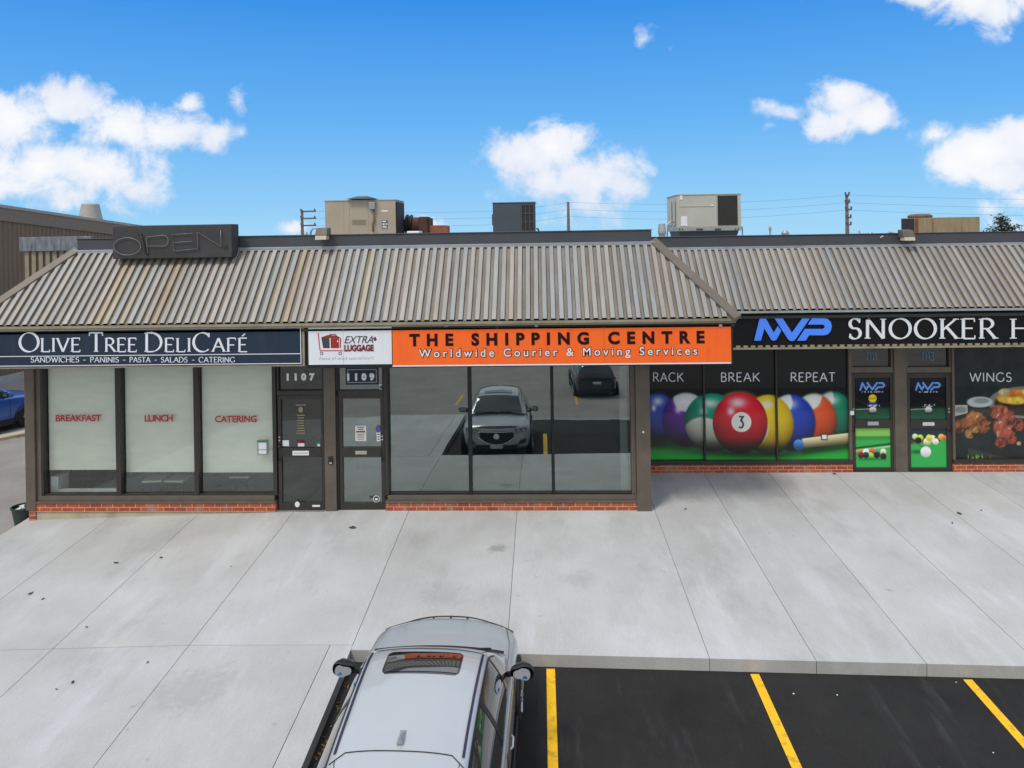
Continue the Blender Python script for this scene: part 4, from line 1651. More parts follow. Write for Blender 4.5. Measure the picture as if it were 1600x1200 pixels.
def door_top(cx, tilt):
    def fn(U, V):
        img = np.zeros(U.shape + (3,))
        img[:] = (18, 20, 27)
        img = over(img, sst(V, 634, 640), (22, 62, 42))
        img = over(img, sst(V, 640, 656) * .5, (26, 84, 56))
        m = mvp_mask(U, V, cx - 20.5, 597.5, cx + 20.5, 609.5)
        img = over(img, m, (94, 148, 246))
        r = vnoise(U, V * .2, 1.6, 5, 2)
        t = ((V > 611) & (V < 613.6) & (np.abs(U - cx) < 16.5)).astype(float)
        img = over(img, t * sst(r, .42, .55) * .8, (206, 190, 196))
        t = ((V > 632) & (V < 635.5) & (np.abs(U - cx - 1) < 10)).astype(float)
        img = over(img, t * sst(vnoise(U, V, 2.4, 8, 2), .4, .6), (220, 206, 200))
        yl = 639.5 + (U - cx + 20) * -.05
        img = over(img, np.clip(1 - np.abs(V - yl) / .8, 0, 1) * (U < cx - 3), (190, 196, 150))
        m, d = ell(U, V, cx, 640.5, 5.6, 5.0, 1)
        img = over(img, m, np.array((226, 230, 228)) * np.clip(1.0 - .09 * (V[..., None] - 638), .3, 1))
        m, d = ell(U, V, cx, 646, 6, 1.6, 2)
        img = over(img, m * .6, (8, 24, 14))
        if tilt:
            img = over(img, ((V > 627.5) & (V < 632.5) & (np.abs(U - cx) < 6)).astype(float), (40, 60, 150))
            m, d = ell(U, V, cx, 622.5, 6.3, 6.3, 1)
            img = over(img, m, (248, 204, 36))
            img = over(img, ((np.abs(V - 622.5) < 1.3) & (np.abs(U - cx) < 5)).astype(float) * .6, (150, 100, 20))
        return img
    return fn


def door_low(cx, kind):
    def fn(U, V):
        img = np.zeros(U.shape + (3,))
        img[:] = (44, 150, 66)
        if kind == 0:
            img = over(img, 1 - sst(V, 680, 682.5), (112, 178, 70))
            img = over(img, sst(V, 681, 683) * (1 - sst(V, 684, 690)), (48, 120, 44))
            e = 697 - (U - cx) * .12
            img = over(img, np.exp(-((V - e) / 1.6) ** 2), (16, 58, 34))
            img = over(img, np.exp(-((V - e - 4) / 1.2) ** 2) * .8, (190, 226, 170))
            for (dx, dy, c) in ((-19, 706, (190, 90, 50)), (-10, 706, (220, 226, 200)), (0, 705, (188, 70, 46)), (9, 705, (60, 130, 80)), (17, 706, (216, 190, 150)), (-3, 712, (110, 186, 60)), (-18, 711, (70, 40, 36)), (-10, 711, (30, 46, 40)), (7, 711, (24, 30, 34)), (17, 713, (40, 28, 30))):
                m, d = ell(U, V, cx + dx, dy, 4.8, 5, 1.2)
                img = over(img, m, np.array(c) * np.clip(1.05 - .10 * (V[..., None] - dy), .3, 1.3))
            img = over(img, np.exp(-((V - 717.5) / 1.8) ** 2) * (np.abs(U - cx) < 22) * .5, (12, 60, 24))
        else:
            img = over(img, (1 - sst(V + (U - cx) * .18, 684, 692)), (24, 42, 52))
            for (dx, dy, c, r) in ((-21, 682, (196, 220, 150), 4.5), (-13, 684, (180, 206, 40), 5), (-16, 688, (30, 26, 22), 5), (-2, 690, (226, 222, 150), 6), (6, 686, (240, 236, 180), 6), (14, 686, (30, 40, 60), 5), (11, 690, (236, 240, 200), 5), (20, 683, (226, 160, 60), 5), (25, 684, (220, 100, 60), 4), (1, 684, (222, 214, 60), 5)):
                m, d = ell(U, V, cx + dx, dy, r, r, 1.5)
                img = over(img, m, np.array(c) * np.clip(1.0 - .07 * (V[..., None] - dy), .4, 1.2))
            img = over(img, np.clip(1 - np.abs(V - 690 - (U - cx + 24) * .55) / 1.6, 0, 1) * (U < cx - 3), (96, 66, 44))
            img = over(img, np.exp(-(((U - cx + 18) / 10) ** 2 + ((V - 706) / 3) ** 2)) * .8, (10, 60, 34))
            m, d = ell(U, V, cx - 4.5, 706, 8.2, 8.6, 1.2)
            img = over(img, m, np.array((240, 240, 236)) * np.clip(1.0 - .03 * (V[..., None] - 704), .6, 1))
        return img
    return fn


def film_window(a, b, fn, word, dark_top, jamb=.03):
    x0, x1 = X(a, Y2F), X(b, Y2F)
    fr = MB()
    fr.box(x0 - jamb, x0, Y2F - .035, Y2F + .10, Zs2 + .001, ZTOP + .1)
    fr.box(x0, x1, Y2F - .03, Y2F + .10, ZTOP + .05, ZTOP + .1)
    w = fr.build('window', M['bronze_dark'], b2, bevel=.004)
    picture('pane', a, 545 - 8, b, 718, Y2F + .03, fn, w)
    if word:
        mb = MB()
        stroke_text(mb, word[0], word[1], word[2], 596, 582.5, Y2F + .027, thick=.125, thin=.11, nib=0, gap=.13)
        mb.build('lettering', M['letter_white'], w)
    return w


film_window(1002, 1099, ball_scene, ('RACK', 1020, 1068), 0)
film_window(1102, 1212, ball_scene, ('BREAK', 1126, 1187), 0, jamb=X(1102, Y2F) - X(1099.5, Y2F))
wr = film_window(1215, 1326, ball_scene, ('REPEAT', 1235, 1305), 0, jamb=X(1215, Y2F) - X(1212.5, Y2F))
# numeral on the red ball belongs to the middle pane
wb = [o for o in b2.children if o.name.startswith('window')][1]
mb = MB()
stroke_text(mb, '3', 1154, 1162.5, 668.5, 651, Y2F + .027, thick=.15, thin=.14, nib=0)
mb.build('ball_numeral', M['ink'], wb)
mb = MB()
pxrect(mb, 1283, 678, 1293, 687.5, Y2F + .02, .004, 0)
pxrect(mb, 1284.5, 679.5, 1291.5, 686, Y2F + .018, .0015, 1)
mb.build('notice_sticker', [M['ink'], M['paper_white']], wr)
film_window(1491.5, 1640, wings_scene, ('WINGS', 1515, 1580.5), 0)
for a in (1644, 1790, 1936, 2082):
    film_window(a, a + 142, wings_scene, None, 0)
transom(b2, 1331, 1396, 548, 573, Y2F, M['glass_dark'], M['bronze'], '1111', (1353, 551, 1370, 563), M['teal_letter'], stroke=True, sill_h=9)
transom(b2, 1417.5, 1487, 548, 573, Y2F, M['glass_dark'], M['bronze'], '1113', (1440, 551, 1460, 563), M['teal_letter'], stroke=True, sill_h=9)
da = door(b2, 1331, 1395.5, 583, 739, 1336.5, 1391.5, (590, 655.5, 669, 730.5), Y2F, None, 'r', 1333.5, (1356, 659, 1373, 664.5), M['grey_letter'])
picture('door_film', 1336.5, 590, 1391.5, 655.5, Y2F + .015, door_top(1363.5, True), da, .6)
picture('door_film', 1336.5, 669, 1391.5, 730.5, Y2F + .015, door_low(1363, 0), da, .6)
mb = MB()
pxrect(mb, 1328.5, 642, 1334.5, 648.5, Y2F - .055, .004)
mb.build('pull_sign', M['paper_white'], da)
db = door(b2, 1417.5, 1487, 583, 739, 1422.5, 1479, (590, 655.5, 669, 730.5), Y2F, None, 'l', 1482.5, (1442, 660, 1460, 665), M['white'])
picture('door_film', 1422.5, 590, 1479, 655.5, Y2F + .015, door_top(1450.5, False), db, .6)
picture('door_film', 1422.5, 669, 1479, 730.5, Y2F + .015, door_low(1451, 1), db, .6)
for a, b in ((1330.6, 1395.5), (1417.5, 1487)):
    mb = MB()
    mb.box(X(a, Y2F), X(b, Y2F), Y2F - .05, Y2F + .12, z20 - .06, max(z20 + .008, Z(739.2, Y2F, a)))
    mb.build('threshold', M['bronze_dark'], b2)
mb = MB()
mb.box(xl2 + .2, xr2 - .2, Y2F + .2, Y2F + .26, 0, 3.3)
mb.build('interior', M['inner_dark'], b2)

# ---------------------------------------------------------------- fascia signs
YS = YE + .06
sgn = thing('shop_sign', 'long orange and white fascia sign reading THE SHIPPING CENTRE with a luggage trolley emblem', 'sign', (X(812, YS, 540), YS, Z(572, YS)))
mb = MB()
zt_, zb_ = Z(505.5, YS), Z(573, YS)
xa_, xb_ = X(478.5, YS, 540), X(1146, YS, 540)
mb.box(xa_, xb_, YS + .012, YS + .2, zb_, zt_)
mb.build('sign_box', M['black_frame'], sgn, bevel=.006)
mb = MB()
pxrect(mb, 482, 511, 612, 569.5, YS, .011)
mb.build('white_face', M['sign_white'], sgn)
mb = MB()
pxrect(mb, 613.3, 510.5, 1142.5, 568.3, YS, .011)
mb.build('orange_face', M['orange'], sgn)
for px in (777.5, 944):
    mb = MB()
    pxrect(mb, px - .35, 510.6, px + .35, 568.2, YS - .0006, .0005)
    mb.build('panel_seam', pmat('dark orange seam', srgb((214, 84, 24)), .5), sgn)  # panel seams in a darker orange than the face
mb = MB()
pxrect(mb, 536.2, 511.2, 536.7, 569.3, YS - .0006, .0005)
mb.build('panel_seam', M['grey_letter'], sgn)
mb = MB()
pxrect(mb, 613.3, 568.5, 1142.5, 570.6, YS - .004, .015)
mb.build('face_edge', M['sign_white'], sgn)
text_part('lettering', 'THE SHIPPING CENTRE', (639.5, 519, 1101, 539), YS - .001, M['maroon_black'], sgn, bold=.045)
text_part('lettering_outline', 'Worldwide Courier & Moving Services', (653.5, 542.6, 1090.5, 561.4), YS - .0005, M['maroon_black'], sgn, bold=.072, depth=.002)
text_part('lettering', 'Worldwide Courier & Moving Services', (654.5, 543.6, 1089.5, 560.4), YS - .003, M['sign_white'], sgn, bold=.012, depth=.002)
lg = MB()
pxpoly(lg, [(496.2, 520), (498, 520), (501, 547.2), (536, 547.2), (536, 548.8), (499.6, 548.8)], YS, 0)
pxpoly(lg, [(502, 527), (514.5, 527.2), (515.5, 544), (505, 544)], YS, 1, .0025)
pxpoly(lg, [(502, 527), (512, 523.5), (527, 525), (533, 528), (515, 528.2)], YS, 2, .003)
pxpoly(lg, [(516.5, 528.4), (529.8, 528.2), (529.8, 544), (517, 544)], YS, 2, .0025)
pxpoly(lg, [(531, 528.4), (533, 528.6), (532.6, 544), (531, 544)], YS, 2, .0025)
pxpoly(lg, [(513, 524), (516, 522), (524, 522), (527, 525), (524.5, 525), (523, 523.5), (517, 523.5), (515.5, 525)], YS, 3, .0035)
pxpoly(lg, [(527, 531.5), (528.4, 531.5), (528.4, 534.8), (527, 534.8)], YS, 4, .0035)
for cx in (502.5, 531.6):
    pxpoly(lg, disc(cx, 552.3, 2.7, 2.7, 18), YS, 1, .002)
    pxpoly(lg, disc(cx, 552.3, 1.5, 1.5, 18), YS, 4, .003)
pxpoly(lg, [(583, 528), (586.5, 526), (589, 531), (585.5, 533.5)], YS, 5, .0025)
lg.build('trolley_emblem', [M['crimson'], M['ink'], M['rust_red'], M['maroon'], M['sign_white'], M['maroon']], sgn)
text_part('lettering', 'EXTRA', (538, 525, 583, 536), YS - .001, M['ink'], sgn, shear=.35, keep=False)
text_part('lettering', 'LUGGAGE', (538, 538.5, 584, 549), YS - .001, M['maroon'], sgn, bold=.05, keep=False)
text_part('lettering', 'Peace of mind specialists!!!', (499, 557.5, 584, 563.2), YS - .001, M['grey_letter'], sgn, shear=.15, keep=True, depth=.002)
for px in (529.5, 697, 838, 1126):
    mb = MB()
    pxrect(mb, px - 2.4, 506.5, px + 2.4, 510.8, YS - .02, .03)
    mb.build('clip', M['galv_pipe'], sgn, bevel=.003)

cs = thing('shop_sign', 'navy fascia sign reading OLIVE TREE DELICAFE in white serif capitals above the cafe windows', 'sign', (X(200, YS, 540), YS, Z(572, YS, 200)))
mb = MB()
xa_, xb_ = xeL + .15, X(475.5, YS, 540)
mb.box(xa_, xb_, YS + .012, YS + .2, Z(574.5, YS, 250), Z(510.5, YS, 250))
mb.build('sign_box', M['trim_tan'], cs, bevel=.006)
zb_, zt_ = Z(571.5, YS, 250), Z(513, YS, 250)
xb_ = X(471.5, YS, 540)
mb = MB()
mb.box(xa_ + .05, xb_, YS, YS + .011, zb_, zt_)
mb.build('navy_face', M['navy'], cs)
mb = MB()
lw_ = .014
zm = Z(555.3, YS, 250)
for z in (zt_ - .026, zm, zb_ + .014):
    mb.box(xa_ + .07, xb_ - .012, YS - .0025, YS - .0005, z, z + lw_)
mb.box(xb_ - .026, xb_ - .012, YS - .003, YS - .0008, zb_ + .03, zt_ - .028)
mb.build('border_line', M['letter_white'], cs)
mb = MB()
stroke_text(mb, 'OLIVE', 30, 126, 549.5, 520, YS, thick=.145, thin=.042, nib=18, serif=.105, small=(.72, ''), gap=.075)
stroke_text(mb, 'TREE', 139, 214, 549.5, 520, YS, thick=.145, thin=.042, nib=18, serif=.105, small=(.72, ''), gap=.075)
stroke_text(mb, 'DELICAFÉ', 226, 387, 549.5, 520, YS, thick=.145, thin=.042, nib=18, serif=.105, small=(.72, 'C'), gap=.085)
mb.build('lettering', M['letter_white'], cs)
mb = MB()
for s, a, b in (('SANDWICHES', 48, 123.5), ('-', 129, 135), ('PANINIS', 141, 185.5), ('-', 191, 197), ('PASTA', 202.5, 235), ('-', 240.5, 246), ('SALADS', 251.5, 293), ('-', 299, 305), ('CATERING', 310.5, 367)):
    stroke_text(mb, s, a, b, 566, 558, YS, thick=.16, thin=.07, nib=18, serif=.11, gap=.10)
mb.build('lettering', M['letter_white'], cs)

YS2 = Y2E + .1
ss = thing('shop_sign', 'black fascia sign with blue slanted MVP mark and white SNOOKER lettering', 'sign', (X(1500, YS2, 515), YS2, Z(541, YS2, 1400)))
mb = MB()
mb.box(XRW + .3, xr2 - .1, YS2 + .001, YS2 + .2, Z(537.5, YS2, 1370), Z(488.5, YS2, 1370))
mb.build('sign_box', M['sign_black'], ss)
mb = MB()
x = XRW + .3
z0_, z1_ = Z(541.3, YS2, 1370), Z(537.8, YS2, 1370)
while x < xr2 - .2:
    mb.box(x, x + .088, YS2 - .02, YS2 + .06, z0_, z1_)
    x += .155
mb.box(XRW + .3, xr2 - .1, YS2 - .024, YS2 + .05, Z(544, YS2, 1370), z0_ - .002)
mb.build('ribbed_trim', M['trim_tan'], ss)


def mvp_polys():
    q = lambda l: [(1150 + x / 8, 480 + y / 8) for x, y in l]
    Mm = q([(220, 415), (285, 150), (300, 132), (335, 126), (370, 145), (465, 315), (515, 232), (558, 292), (500, 400), (480, 415), (455, 415), (430, 400), (348, 262), (305, 415)])
    Vv = q([(475, 138), (578, 138), (692, 315), (818, 138), (915, 138), (745, 385), (725, 410), (700, 420), (665, 415), (645, 400)])
    Pp = q([(755, 415), (852, 268), (1075, 268), (1092, 258), (1102, 242), (1092, 224), (1075, 214), (890, 214), (940, 135), (1095, 135), (1140, 145), (1175, 180), (1190, 235), (1175, 295), (1140, 335), (1095, 348), (905, 348), (862, 415)])
    return Mm, Vv, Pp


for pl in mvp_polys():
    lo_, hi_ = MB(), MB()
    cx = sum(p[0] for p in pl) / len(pl)
    cy = sum(p[1] for p in pl) / len(pl)
    q = [Vector((P(x, y, YS2).x, YS2 - .035, P(x, y, YS2).z)) for x, y in pl][::-1]
    lo_.prism(q, (0, .034, 0))
    hi_.add([p + Vector((0, -.003, 0)) for p in q], [tuple(range(len(q)))])
    mk = lo_.build('mark_letter', M['blue_edge'], ss)
    hi_.build('letter_face', M['blue_logo'], mk)
mb = MB()
adv = [(ch, GLY[ch][0]) for ch in 'SNOOKER']
tot = sum(a for _, a in adv) + .15 * 6
x = 1325.0
kx_ = (1556 - 1325) / tot
for ch, a in adv + [('H', (1614 - 1579) / kx_)]:
    if ch == 'H':
        x = 1579
    mb = MB()
    stroke_text(mb, ch, x, x + a * kx_, 529, 498, YS2 - .012, thick=.165, thin=.05, nib=12, serif=.12)
    mb.build('letter', M['letter_white'], ss)
    x += (a + .15) * kx_

# unlit neon OPEN box on the roof edge
YO = YR - .42
ob = thing('open_sign', 'grimy black box with unlit neon tubes spelling OPEN on the roof edge', 'sign', (X(272, YO, 380), YO, Z(405, YO, 272)))
mb = MB()
xo0, xo1, zo0, zo1 = P(176, 380, YO).x, P(362, 380, YO).x, Z(403.5, YO, 270), Z(351.5, YO, 270)
mb.box(xo0, xo1, YO, YO + .36, zo0, zo1)
mb.build('sign_box', M['open_face'], ob, bevel=.012)
for xq in (xo0 + .25, xo1 - .25):
    mb = MB()
    mb.box(xq - .03, xq + .03, YO + .3, YO + .62, zo0 - .03, zo0 + .05)
    mb.build('bracket', M['bronze_dark'], ob)
nt = MB()


def npx(l):
    return [Vector((P(x / 4, 280 + y / 4, YO).x, YO - .028, P(x / 4, 280 + y / 4, YO).z)) for x, y in l]


nt.tube(npx(arc(800, 420, 84, 54, 0, 360, 36)), .0075, 6)
nt.tube(npx([(928, 470), (918, 362), (1020, 350)] + arc(1022, 384, 34, 34, -90, 80, 12) + [(925, 418)]), .0075, 6)
nt.tube(npx([(1210, 338), (1080, 346), (1090, 448), (1240, 434)]), .0075, 6)
nt.tube(npx([(1085, 396), (1205, 388)]), .007, 6)
nt.tube(npx([(1242, 440), (1236, 330), (1386, 420), (1382, 318)]), .0075, 6)
nt.build('neon_letters', M['neon'], ob, smooth=True)
nt = MB()
nt.tube(npx([(880, 340), (905, 400), (912, 460), (930, 470)]), .012, 6)
nt.tube(npx([(870, 345), (895, 350)]), .012, 6)
nt.tube(npx([(1395, 420), (1412, 435), (1420, 405)]), .011, 6)
nt.build('loose_wire', M['black'], ob, smooth=True)

# ---------------------------------------------------------------- things on the roofs
def lamp(px, py, Y, label):
    c = P(px, py, Y)
    t = thing('flood_lamp', label, 'lamp', (c.x, Y, c.z), 'flood lamps on the parapets')
    mb = MB()
    y = Y
    mb.hexa([(c.x - .13, y - .30, c.z - .02), (c.x + .13, y - .30, c.z - .02), (c.x + .13, y - .02, c.z - .02), (c.x - .13, y - .02, c.z - .02)],
            [(c.x - .11, y - .24, c.z + .13), (c.x + .11, y - .24, c.z + .13), (c.x + .13, y - .02, c.z + .15), (c.x - .13, y - .02, c.z + .15)])
    mb.build('housing', M['bronze'], t, bevel=.01)
    mb = MB()
    mb.hexa([(c.x - .115, y - .325, c.z - .10), (c.x + .115, y - .325, c.z - .10), (c.x + .115, y - .1, c.z - .10), (c.x - .115, y - .1, c.z - .10)],
            [(c.x - .115, y - .305, c.z - .022), (c.x + .115, y - .305, c.z - .022), (c.x + .115, y - .1, c.z - .022), (c.x - .115, y - .1, c.z - .022)])
    mb.build('lens', pmat('frosted lamp lens', srgb((196, 186, 166)), .3), t, bevel=.006)
    return t


lamp(508, 367, YR, 'small flood lamp with a pale lens on the parapet before the beige rooftop unit')
t = lamp(1411, 369, Y2R, 'small brown flood lamp on the right parapet beside the rusty rooftop unit')
mb = MB()
mb.tube([P(1402, 366, Y2R + .05), P(1390, 363, Y2R + .05), P(1384, 366, Y2R + .05), P(1375, 372, Y2R - .02)], .02, 6)
mb.build('conduit', M['galv_pipe'], t, smooth=True)

DECK = ZROOF


def unit_box(mb, x0, x1, y0, y1, z0, z1):
    mb.box(x0, x1, y0, y1, z0, z1)


# beige unit with rusty exhaust
Y = 18.4
h1 = thing('rooftop_unit', 'beige rooftop unit with a small rain cap and a dark coil on its right side', 'air conditioner', (P(565, 362, Y).x, Y, DECK))
x0, x1 = P(508, 340, Y).x, P(618, 340, Y).x
z1 = Z(314, Y, 565)
mb = MB()
mb.box(x0, x1, Y, Y + 1.15, DECK + .12, z1)
mb.box(x0 - .012, x1 + .012, Y - .012, Y + 1.16, z1 + .001, z1 + .03)
for px in (537, 546, 575, 588):
    xx = P(px, 340, Y).x
    mb.box(xx - .005, xx + .005, Y - .006, Y - .001, DECK + .2, z1 - .02)
mb.build('casing', M['beige_unit'], h1, bevel=.012)
mb = MB()
mb.box(x0 + .05, x1 - .05, Y + .05, Y + 1.1, DECK, DECK + .118)
mb.build('base', M['dark_unit'], h1)
mb = MB()
mb.box(x1 + .013, x1 + .02, Y + .06, Y + 1.1, DECK + .2, z1 - .03)
mb.build('coil', M['coil'], h1)
mb = MB()
cz = z1 + .03
pa_ = [P(543, 313, Y - .05), P(565, 308.5, Y + .3), P(587, 311.5, Y - .05)]
mb.hexa([(P(543, 312, Y).x, Y - .12, cz + .02), (P(587, 312, Y).x, Y - .12, cz + .02), (P(587, 312, Y).x, Y + .5, cz + .02), (P(543, 312, Y).x, Y + .5, cz + .02)],
        [(P(558, 312, Y).x, Y + .02, cz + .09), (P(574, 312, Y).x, Y + .02, cz + .09), (P(574, 312, Y).x, Y + .36, cz + .09), (P(558, 312, Y).x, Y + .36, cz + .09)])
mb.build('rain_cap', M['dark_unit'], h1)
mb = MB()
for i in range(9):
    pxrect(mb, 550.5 + i * 2.4, 343.5, 552.2 + i * 2.4, 351, Y - .008, .006)
mb.build('vent_grille', pmat('darker beige louvre', srgb((140, 128, 108)), .6), h1)  # grille slats in a darker beige than the casing
mb = MB()
pxrect(mb, 576, 316, 585.5, 327, Y - .09, .085)
mb.build('junction_box', M['galv_pipe'], h1, bevel=.008)
mb = MB()
mb.tube([P(584, 327, Y - .03), P(584.5, 345, Y - .03), P(582.5, 350, Y - .03), P(583, 362, Y - .03)], .02, 6)
mb.build('gas_pipe', pmat('yellow brown pipe', srgb((120, 96, 56)), .6), h1, smooth=True)
mb = MB()
pxrect(mb, 597, 344, 605.5, 357.5, Y - .008, .005, 0)
for (a, b, c, d) in ((598, 345, 603, 347), (598, 349, 601, 351.5), (602.5, 349, 605, 351), (598, 353, 604, 354.5), (598, 355.5, 605, 356.5)):
    pxrect(mb, a, b, c, d, Y - .011, .002, 1)
pxrect(mb, 596, 328.5, 606, 331, Y - .008, .005, 1)
mb.build('data_plate', [pmat('slate data plate', srgb((86, 92, 100)), .5), M['paper_white']], h1)

t = thing('exhaust_duct', 'dark and rusty exhaust fan duct lying beside the beige rooftop unit', 'duct', (P(660, 360, 19.5).x, 19.5, DECK))
Y = 19.4
mb = MB()
mb.lathe((P(631, 349, Y).x, Y + .3, Z(352, Y, 640)), [(.26, 0), (.30, .02), (.30, .07), (.26, .09), (.26, .12), (.29, .14), (.29, .18), (.22, .2)], 20, axis='x')
mb.build('flex_collar', M['black'], t)
mb = MB()
mb.lathe((P(637, 349, Y).x, Y + .3, Z(353, Y, 640)), [(.23, 0), (.23, .12), (.235, .13), (.235, .26), (.23, .27), (.23, .45)], 20, axis='x')
mb.build('duct_pipe', M['rust'], t, smooth=False)
mb = MB()
mb.box(P(654.5, 349, Y).x, P(668, 349, Y).x, Y - .02, Y + .55, DECK, Z(338.5, Y, 660))
mb.box(P(668.2, 349, Y).x, P(672.5, 349, Y).x, Y + .03, Y + .5, DECK, Z(340.5, Y, 660))
mb.build('fan_housing', M['rust'], t, bevel=.012)
mb = MB()
mb.prism([(P(672, 355, Y).x, Y + .02, DECK), (P(699, 355, Y).x, Y + .02, DECK), (P(699, 355, Y).x, Y + .02, Z(353, Y, 690)), (P(696, 352, Y).x, Y + .02, Z(352, Y, 690)), (P(672, 352, Y).x, Y + .02, Z(352, Y, 680))], (0, .5, 0))
mb.build('duct_end', pmat('red oxide duct', srgb((150, 84, 58)), .75, var=.2, scale=6), t)
t = thing('curb_cap', 'low white roof hatch edge in front of the rusty exhaust duct', 'hatch', (P(645, 362, 18.2).x, 18.2, DECK))
mb = MB()
pxrect(mb, 635.5, 361, 655, 368, 18.2, .5)
mb.build('cap', M['white'], t, bevel=.02)
# dark slate unit
Y = 20.0
h2 = thing('rooftop_unit', 'dark slate rooftop unit with a louvred right half behind the orange sign', 'air conditioner', (P(804, 362, Y).x, Y, DECK))
x0, x1, z1 = P(770, 340, Y).x, P(836.5, 340, Y).x, Z(317.5, Y, 804)
mb = MB()
mb.box(x0, x1, Y, Y + 1.1, DECK + .05, z1)
mb.box(x0 - .012, x1 + .012, Y - .012, Y + 1.11, z1 + .001, z1 + .03)
mb.build('casing', M['dark_unit'], h2, bevel=.01)
mb = MB()
xg0, xg1 = P(815, 340, Y).x, P(834, 340, Y).x
zg0, zg1 = DECK + .1, z1 - .05
mb.box(xg0, xg1, Y - .006, Y - .002, zg0, zg1, 0)
for i in range(4):
    xx = xg0 + (xg1 - xg0) * i / 3
    mb.box(xx - .012, xx + .012, Y - .022, Y - .008, zg0, zg1, 1)
for i in range(6):
    zz_ = zg0 + (zg1 - zg0) * i / 5
    mb.box(xg0, xg1, Y - .02, Y - .0085, zz_ - .01, zz_ + .01, 1)
mb.build('louvre', [M['coil'], M['dark_unit']], h2)
mb = MB()
pxrect(mb, 768.6, 335, 769.8, 352, Y + .1, .06)
mb.tube([P(838, 357, Y), P(841, 358, Y), P(842, 364, Y)], .03, 6)
mb.build('pipe_stub', M['dark_unit'], h2)
# big pale unit
Y = 19.3
h3 = thing('rooftop_unit', 'large pale grey rooftop unit on a skid with a black coil at its right end', 'air conditioner', (P(1105, 368, Y).x, Y, DECK))
x0, x1, z1, zb = P(1058, 335, Y).x, P(1158, 335, Y).x, Z(304.5, Y, 1105), Z(354, Y, 1105)
mb = MB()
mb.box(x0, x1, Y, Y + 1.5, zb, z1)
mb.box(x0 - .015, x1 + .015, Y - .015, Y + 1.52, z1 + .001, z1 + .03)
for px in (1119.5,):
    xx = P(px, 335, Y).x
    mb.box(xx - .006, xx + .006, Y - .008, Y - .001, zb, z1)
zq = Z(322, Y, 1090)
mb.box(P(1061, 320, Y).x, P(1115, 320, Y).x, Y - .012, Y - .001, zq - .012, zq + .006)
mb.build('casing', M['grey_unit'], h3, bevel=.01)
mb = MB()
pxrect(mb, 1121.5, 305.5, 1152.5, 352, Y - .01, .008)
mb.build('coil', M['coil'], h3)
mb = MB()
mb.box(x0 - .02, x1 + .02, Y - .03, Y + 1.53, zb - .11, zb - .003)
mb.build('skid', pmat('grey skid rail', srgb((160, 162, 154)), .5, .2, var=.1), h3, bevel=.01)
mb = MB()
for a, b in ((1061, 1063), (1065.5, 1067.5), (1088, 1098.5), (1117, 1127), (1148, 1150), (1152.5, 1154.5)):
    pxrect(mb, a, 357, b, 359.8, Y - .034, .003)
mb.build('slot', M['ink'], h3)
mb = MB()
mb.hexa([(x0 + .22, Y + .22, DECK - .35), (x1 - .3, Y + .22, DECK - .35), (x1 - .3, Y + 1.3, DECK - .35), (x0 + .22, Y + 1.3, DECK - .35)], [(x0 + .05, Y + .05, zb - .112), (x1 - .05, Y + .05, zb - .112), (x1 - .05, Y + 1.45, zb - .112), (x0 + .05, Y + 1.45, zb - .112)])
mb.build('curb', M['dark_unit'], h3)
mb = MB()
pxrect(mb, 1064, 338, 1074, 353, Y - .01, .007)
pxrect(mb, 1062, 305.5, 1066.5, 312, Y - .01, .007)
pxrect(mb, 1111.5, 319.5, 1115, 322, Y - .018, .006)
mb.build('data_plate', M['paper_white'], h3)
mb = MB()
mb.box(x0 - .025, x0 - .016, Y + .2, Y + .5, zb + .05, z1 - .12)
mb.box(x0 - .025, x0 - .016, Y + .7, Y + 1.35, zb + .05, z1 - .12)
mb.build('access_panel', M['grey_unit'], h3)
mb = MB()
mb.tube([(x0 - .02, Y + .3, zb + .14), (x0 - .14, Y + .3, zb + .14), (x0 - .2, Y + .3, zb + .05), (x0 - .24, Y + .35, DECK - .3)], .022, 6)
mb.tube([(x1 + .08, Y + .2, DECK - .3), (x1 + .08, Y + .2, zb - .02)], .018, 6)
mb.build('gas_pipe', M['galv_pipe'], h3, smooth=True)
# rusty unit at the right
Y = 19.6
h4 = thing('rooftop_unit', 'weathered rooftop unit streaked with rust at the far right', 'air conditioner', (P(1478, 362, Y).x, Y, DECK - .25))
x0, x1, z1 = P(1430, 350, Y).x, P(1531, 350, Y).x, Z(339.5, Y, 1480)
mb = MB()
mb.box(x0, x1, Y, Y + .75, DECK - .25, z1)
xx = P(1457, 350, Y).x
mb.box(xx - .008, xx + .008, Y - .012, Y - .001, DECK - .2, z1)
mb.build('casing', M['rust_panel'], h4, bevel=.02)
mb = MB()
mb.box(x0 - .006, x0 + .07, Y - .012, Y - .002, DECK - .2, z1 - .01)
mb.build('corner_post', pmat('red rust', srgb((128, 70, 42)), .8, var=.3, scale=8), h4)
mb = MB()
mb.box(x0 - .02, x0 - .004, Y + .05, Y + .7, DECK - .2, z1 - .02)
mb.build('coil', M['coil'], h4)
mb = MB()
mb.lathe((P(1443, 338, Y).x + .1, Y + .38, z1 + .001), [(.28, 0), (.30, .03), (.30, .06), (.22, .10), (.05, .11)], 20)
mb.build('fan_guard', pmat('rust brown fan ring', srgb((118, 100, 84)), .7, .2, var=.25, scale=8), h4)


def vent(px, ytop, ybot, Y, rpx, label, kind, name='vent_pipe', prof=None):
    c = P(px, ybot, Y)
    k = Y / F_PX
    h = Z(ytop, Y, px) - (DECK - .3)
    t = thing(name, label, kind, (c.x, Y, DECK - .3))
    mb = MB()
    r = rpx * k
    mb.lathe((c.x, Y, DECK - .3), [(a * r, b * h) for a, b in prof], 16)
    mb.build('pipe', M['galv_pipe'], t, smooth=False)
    return t


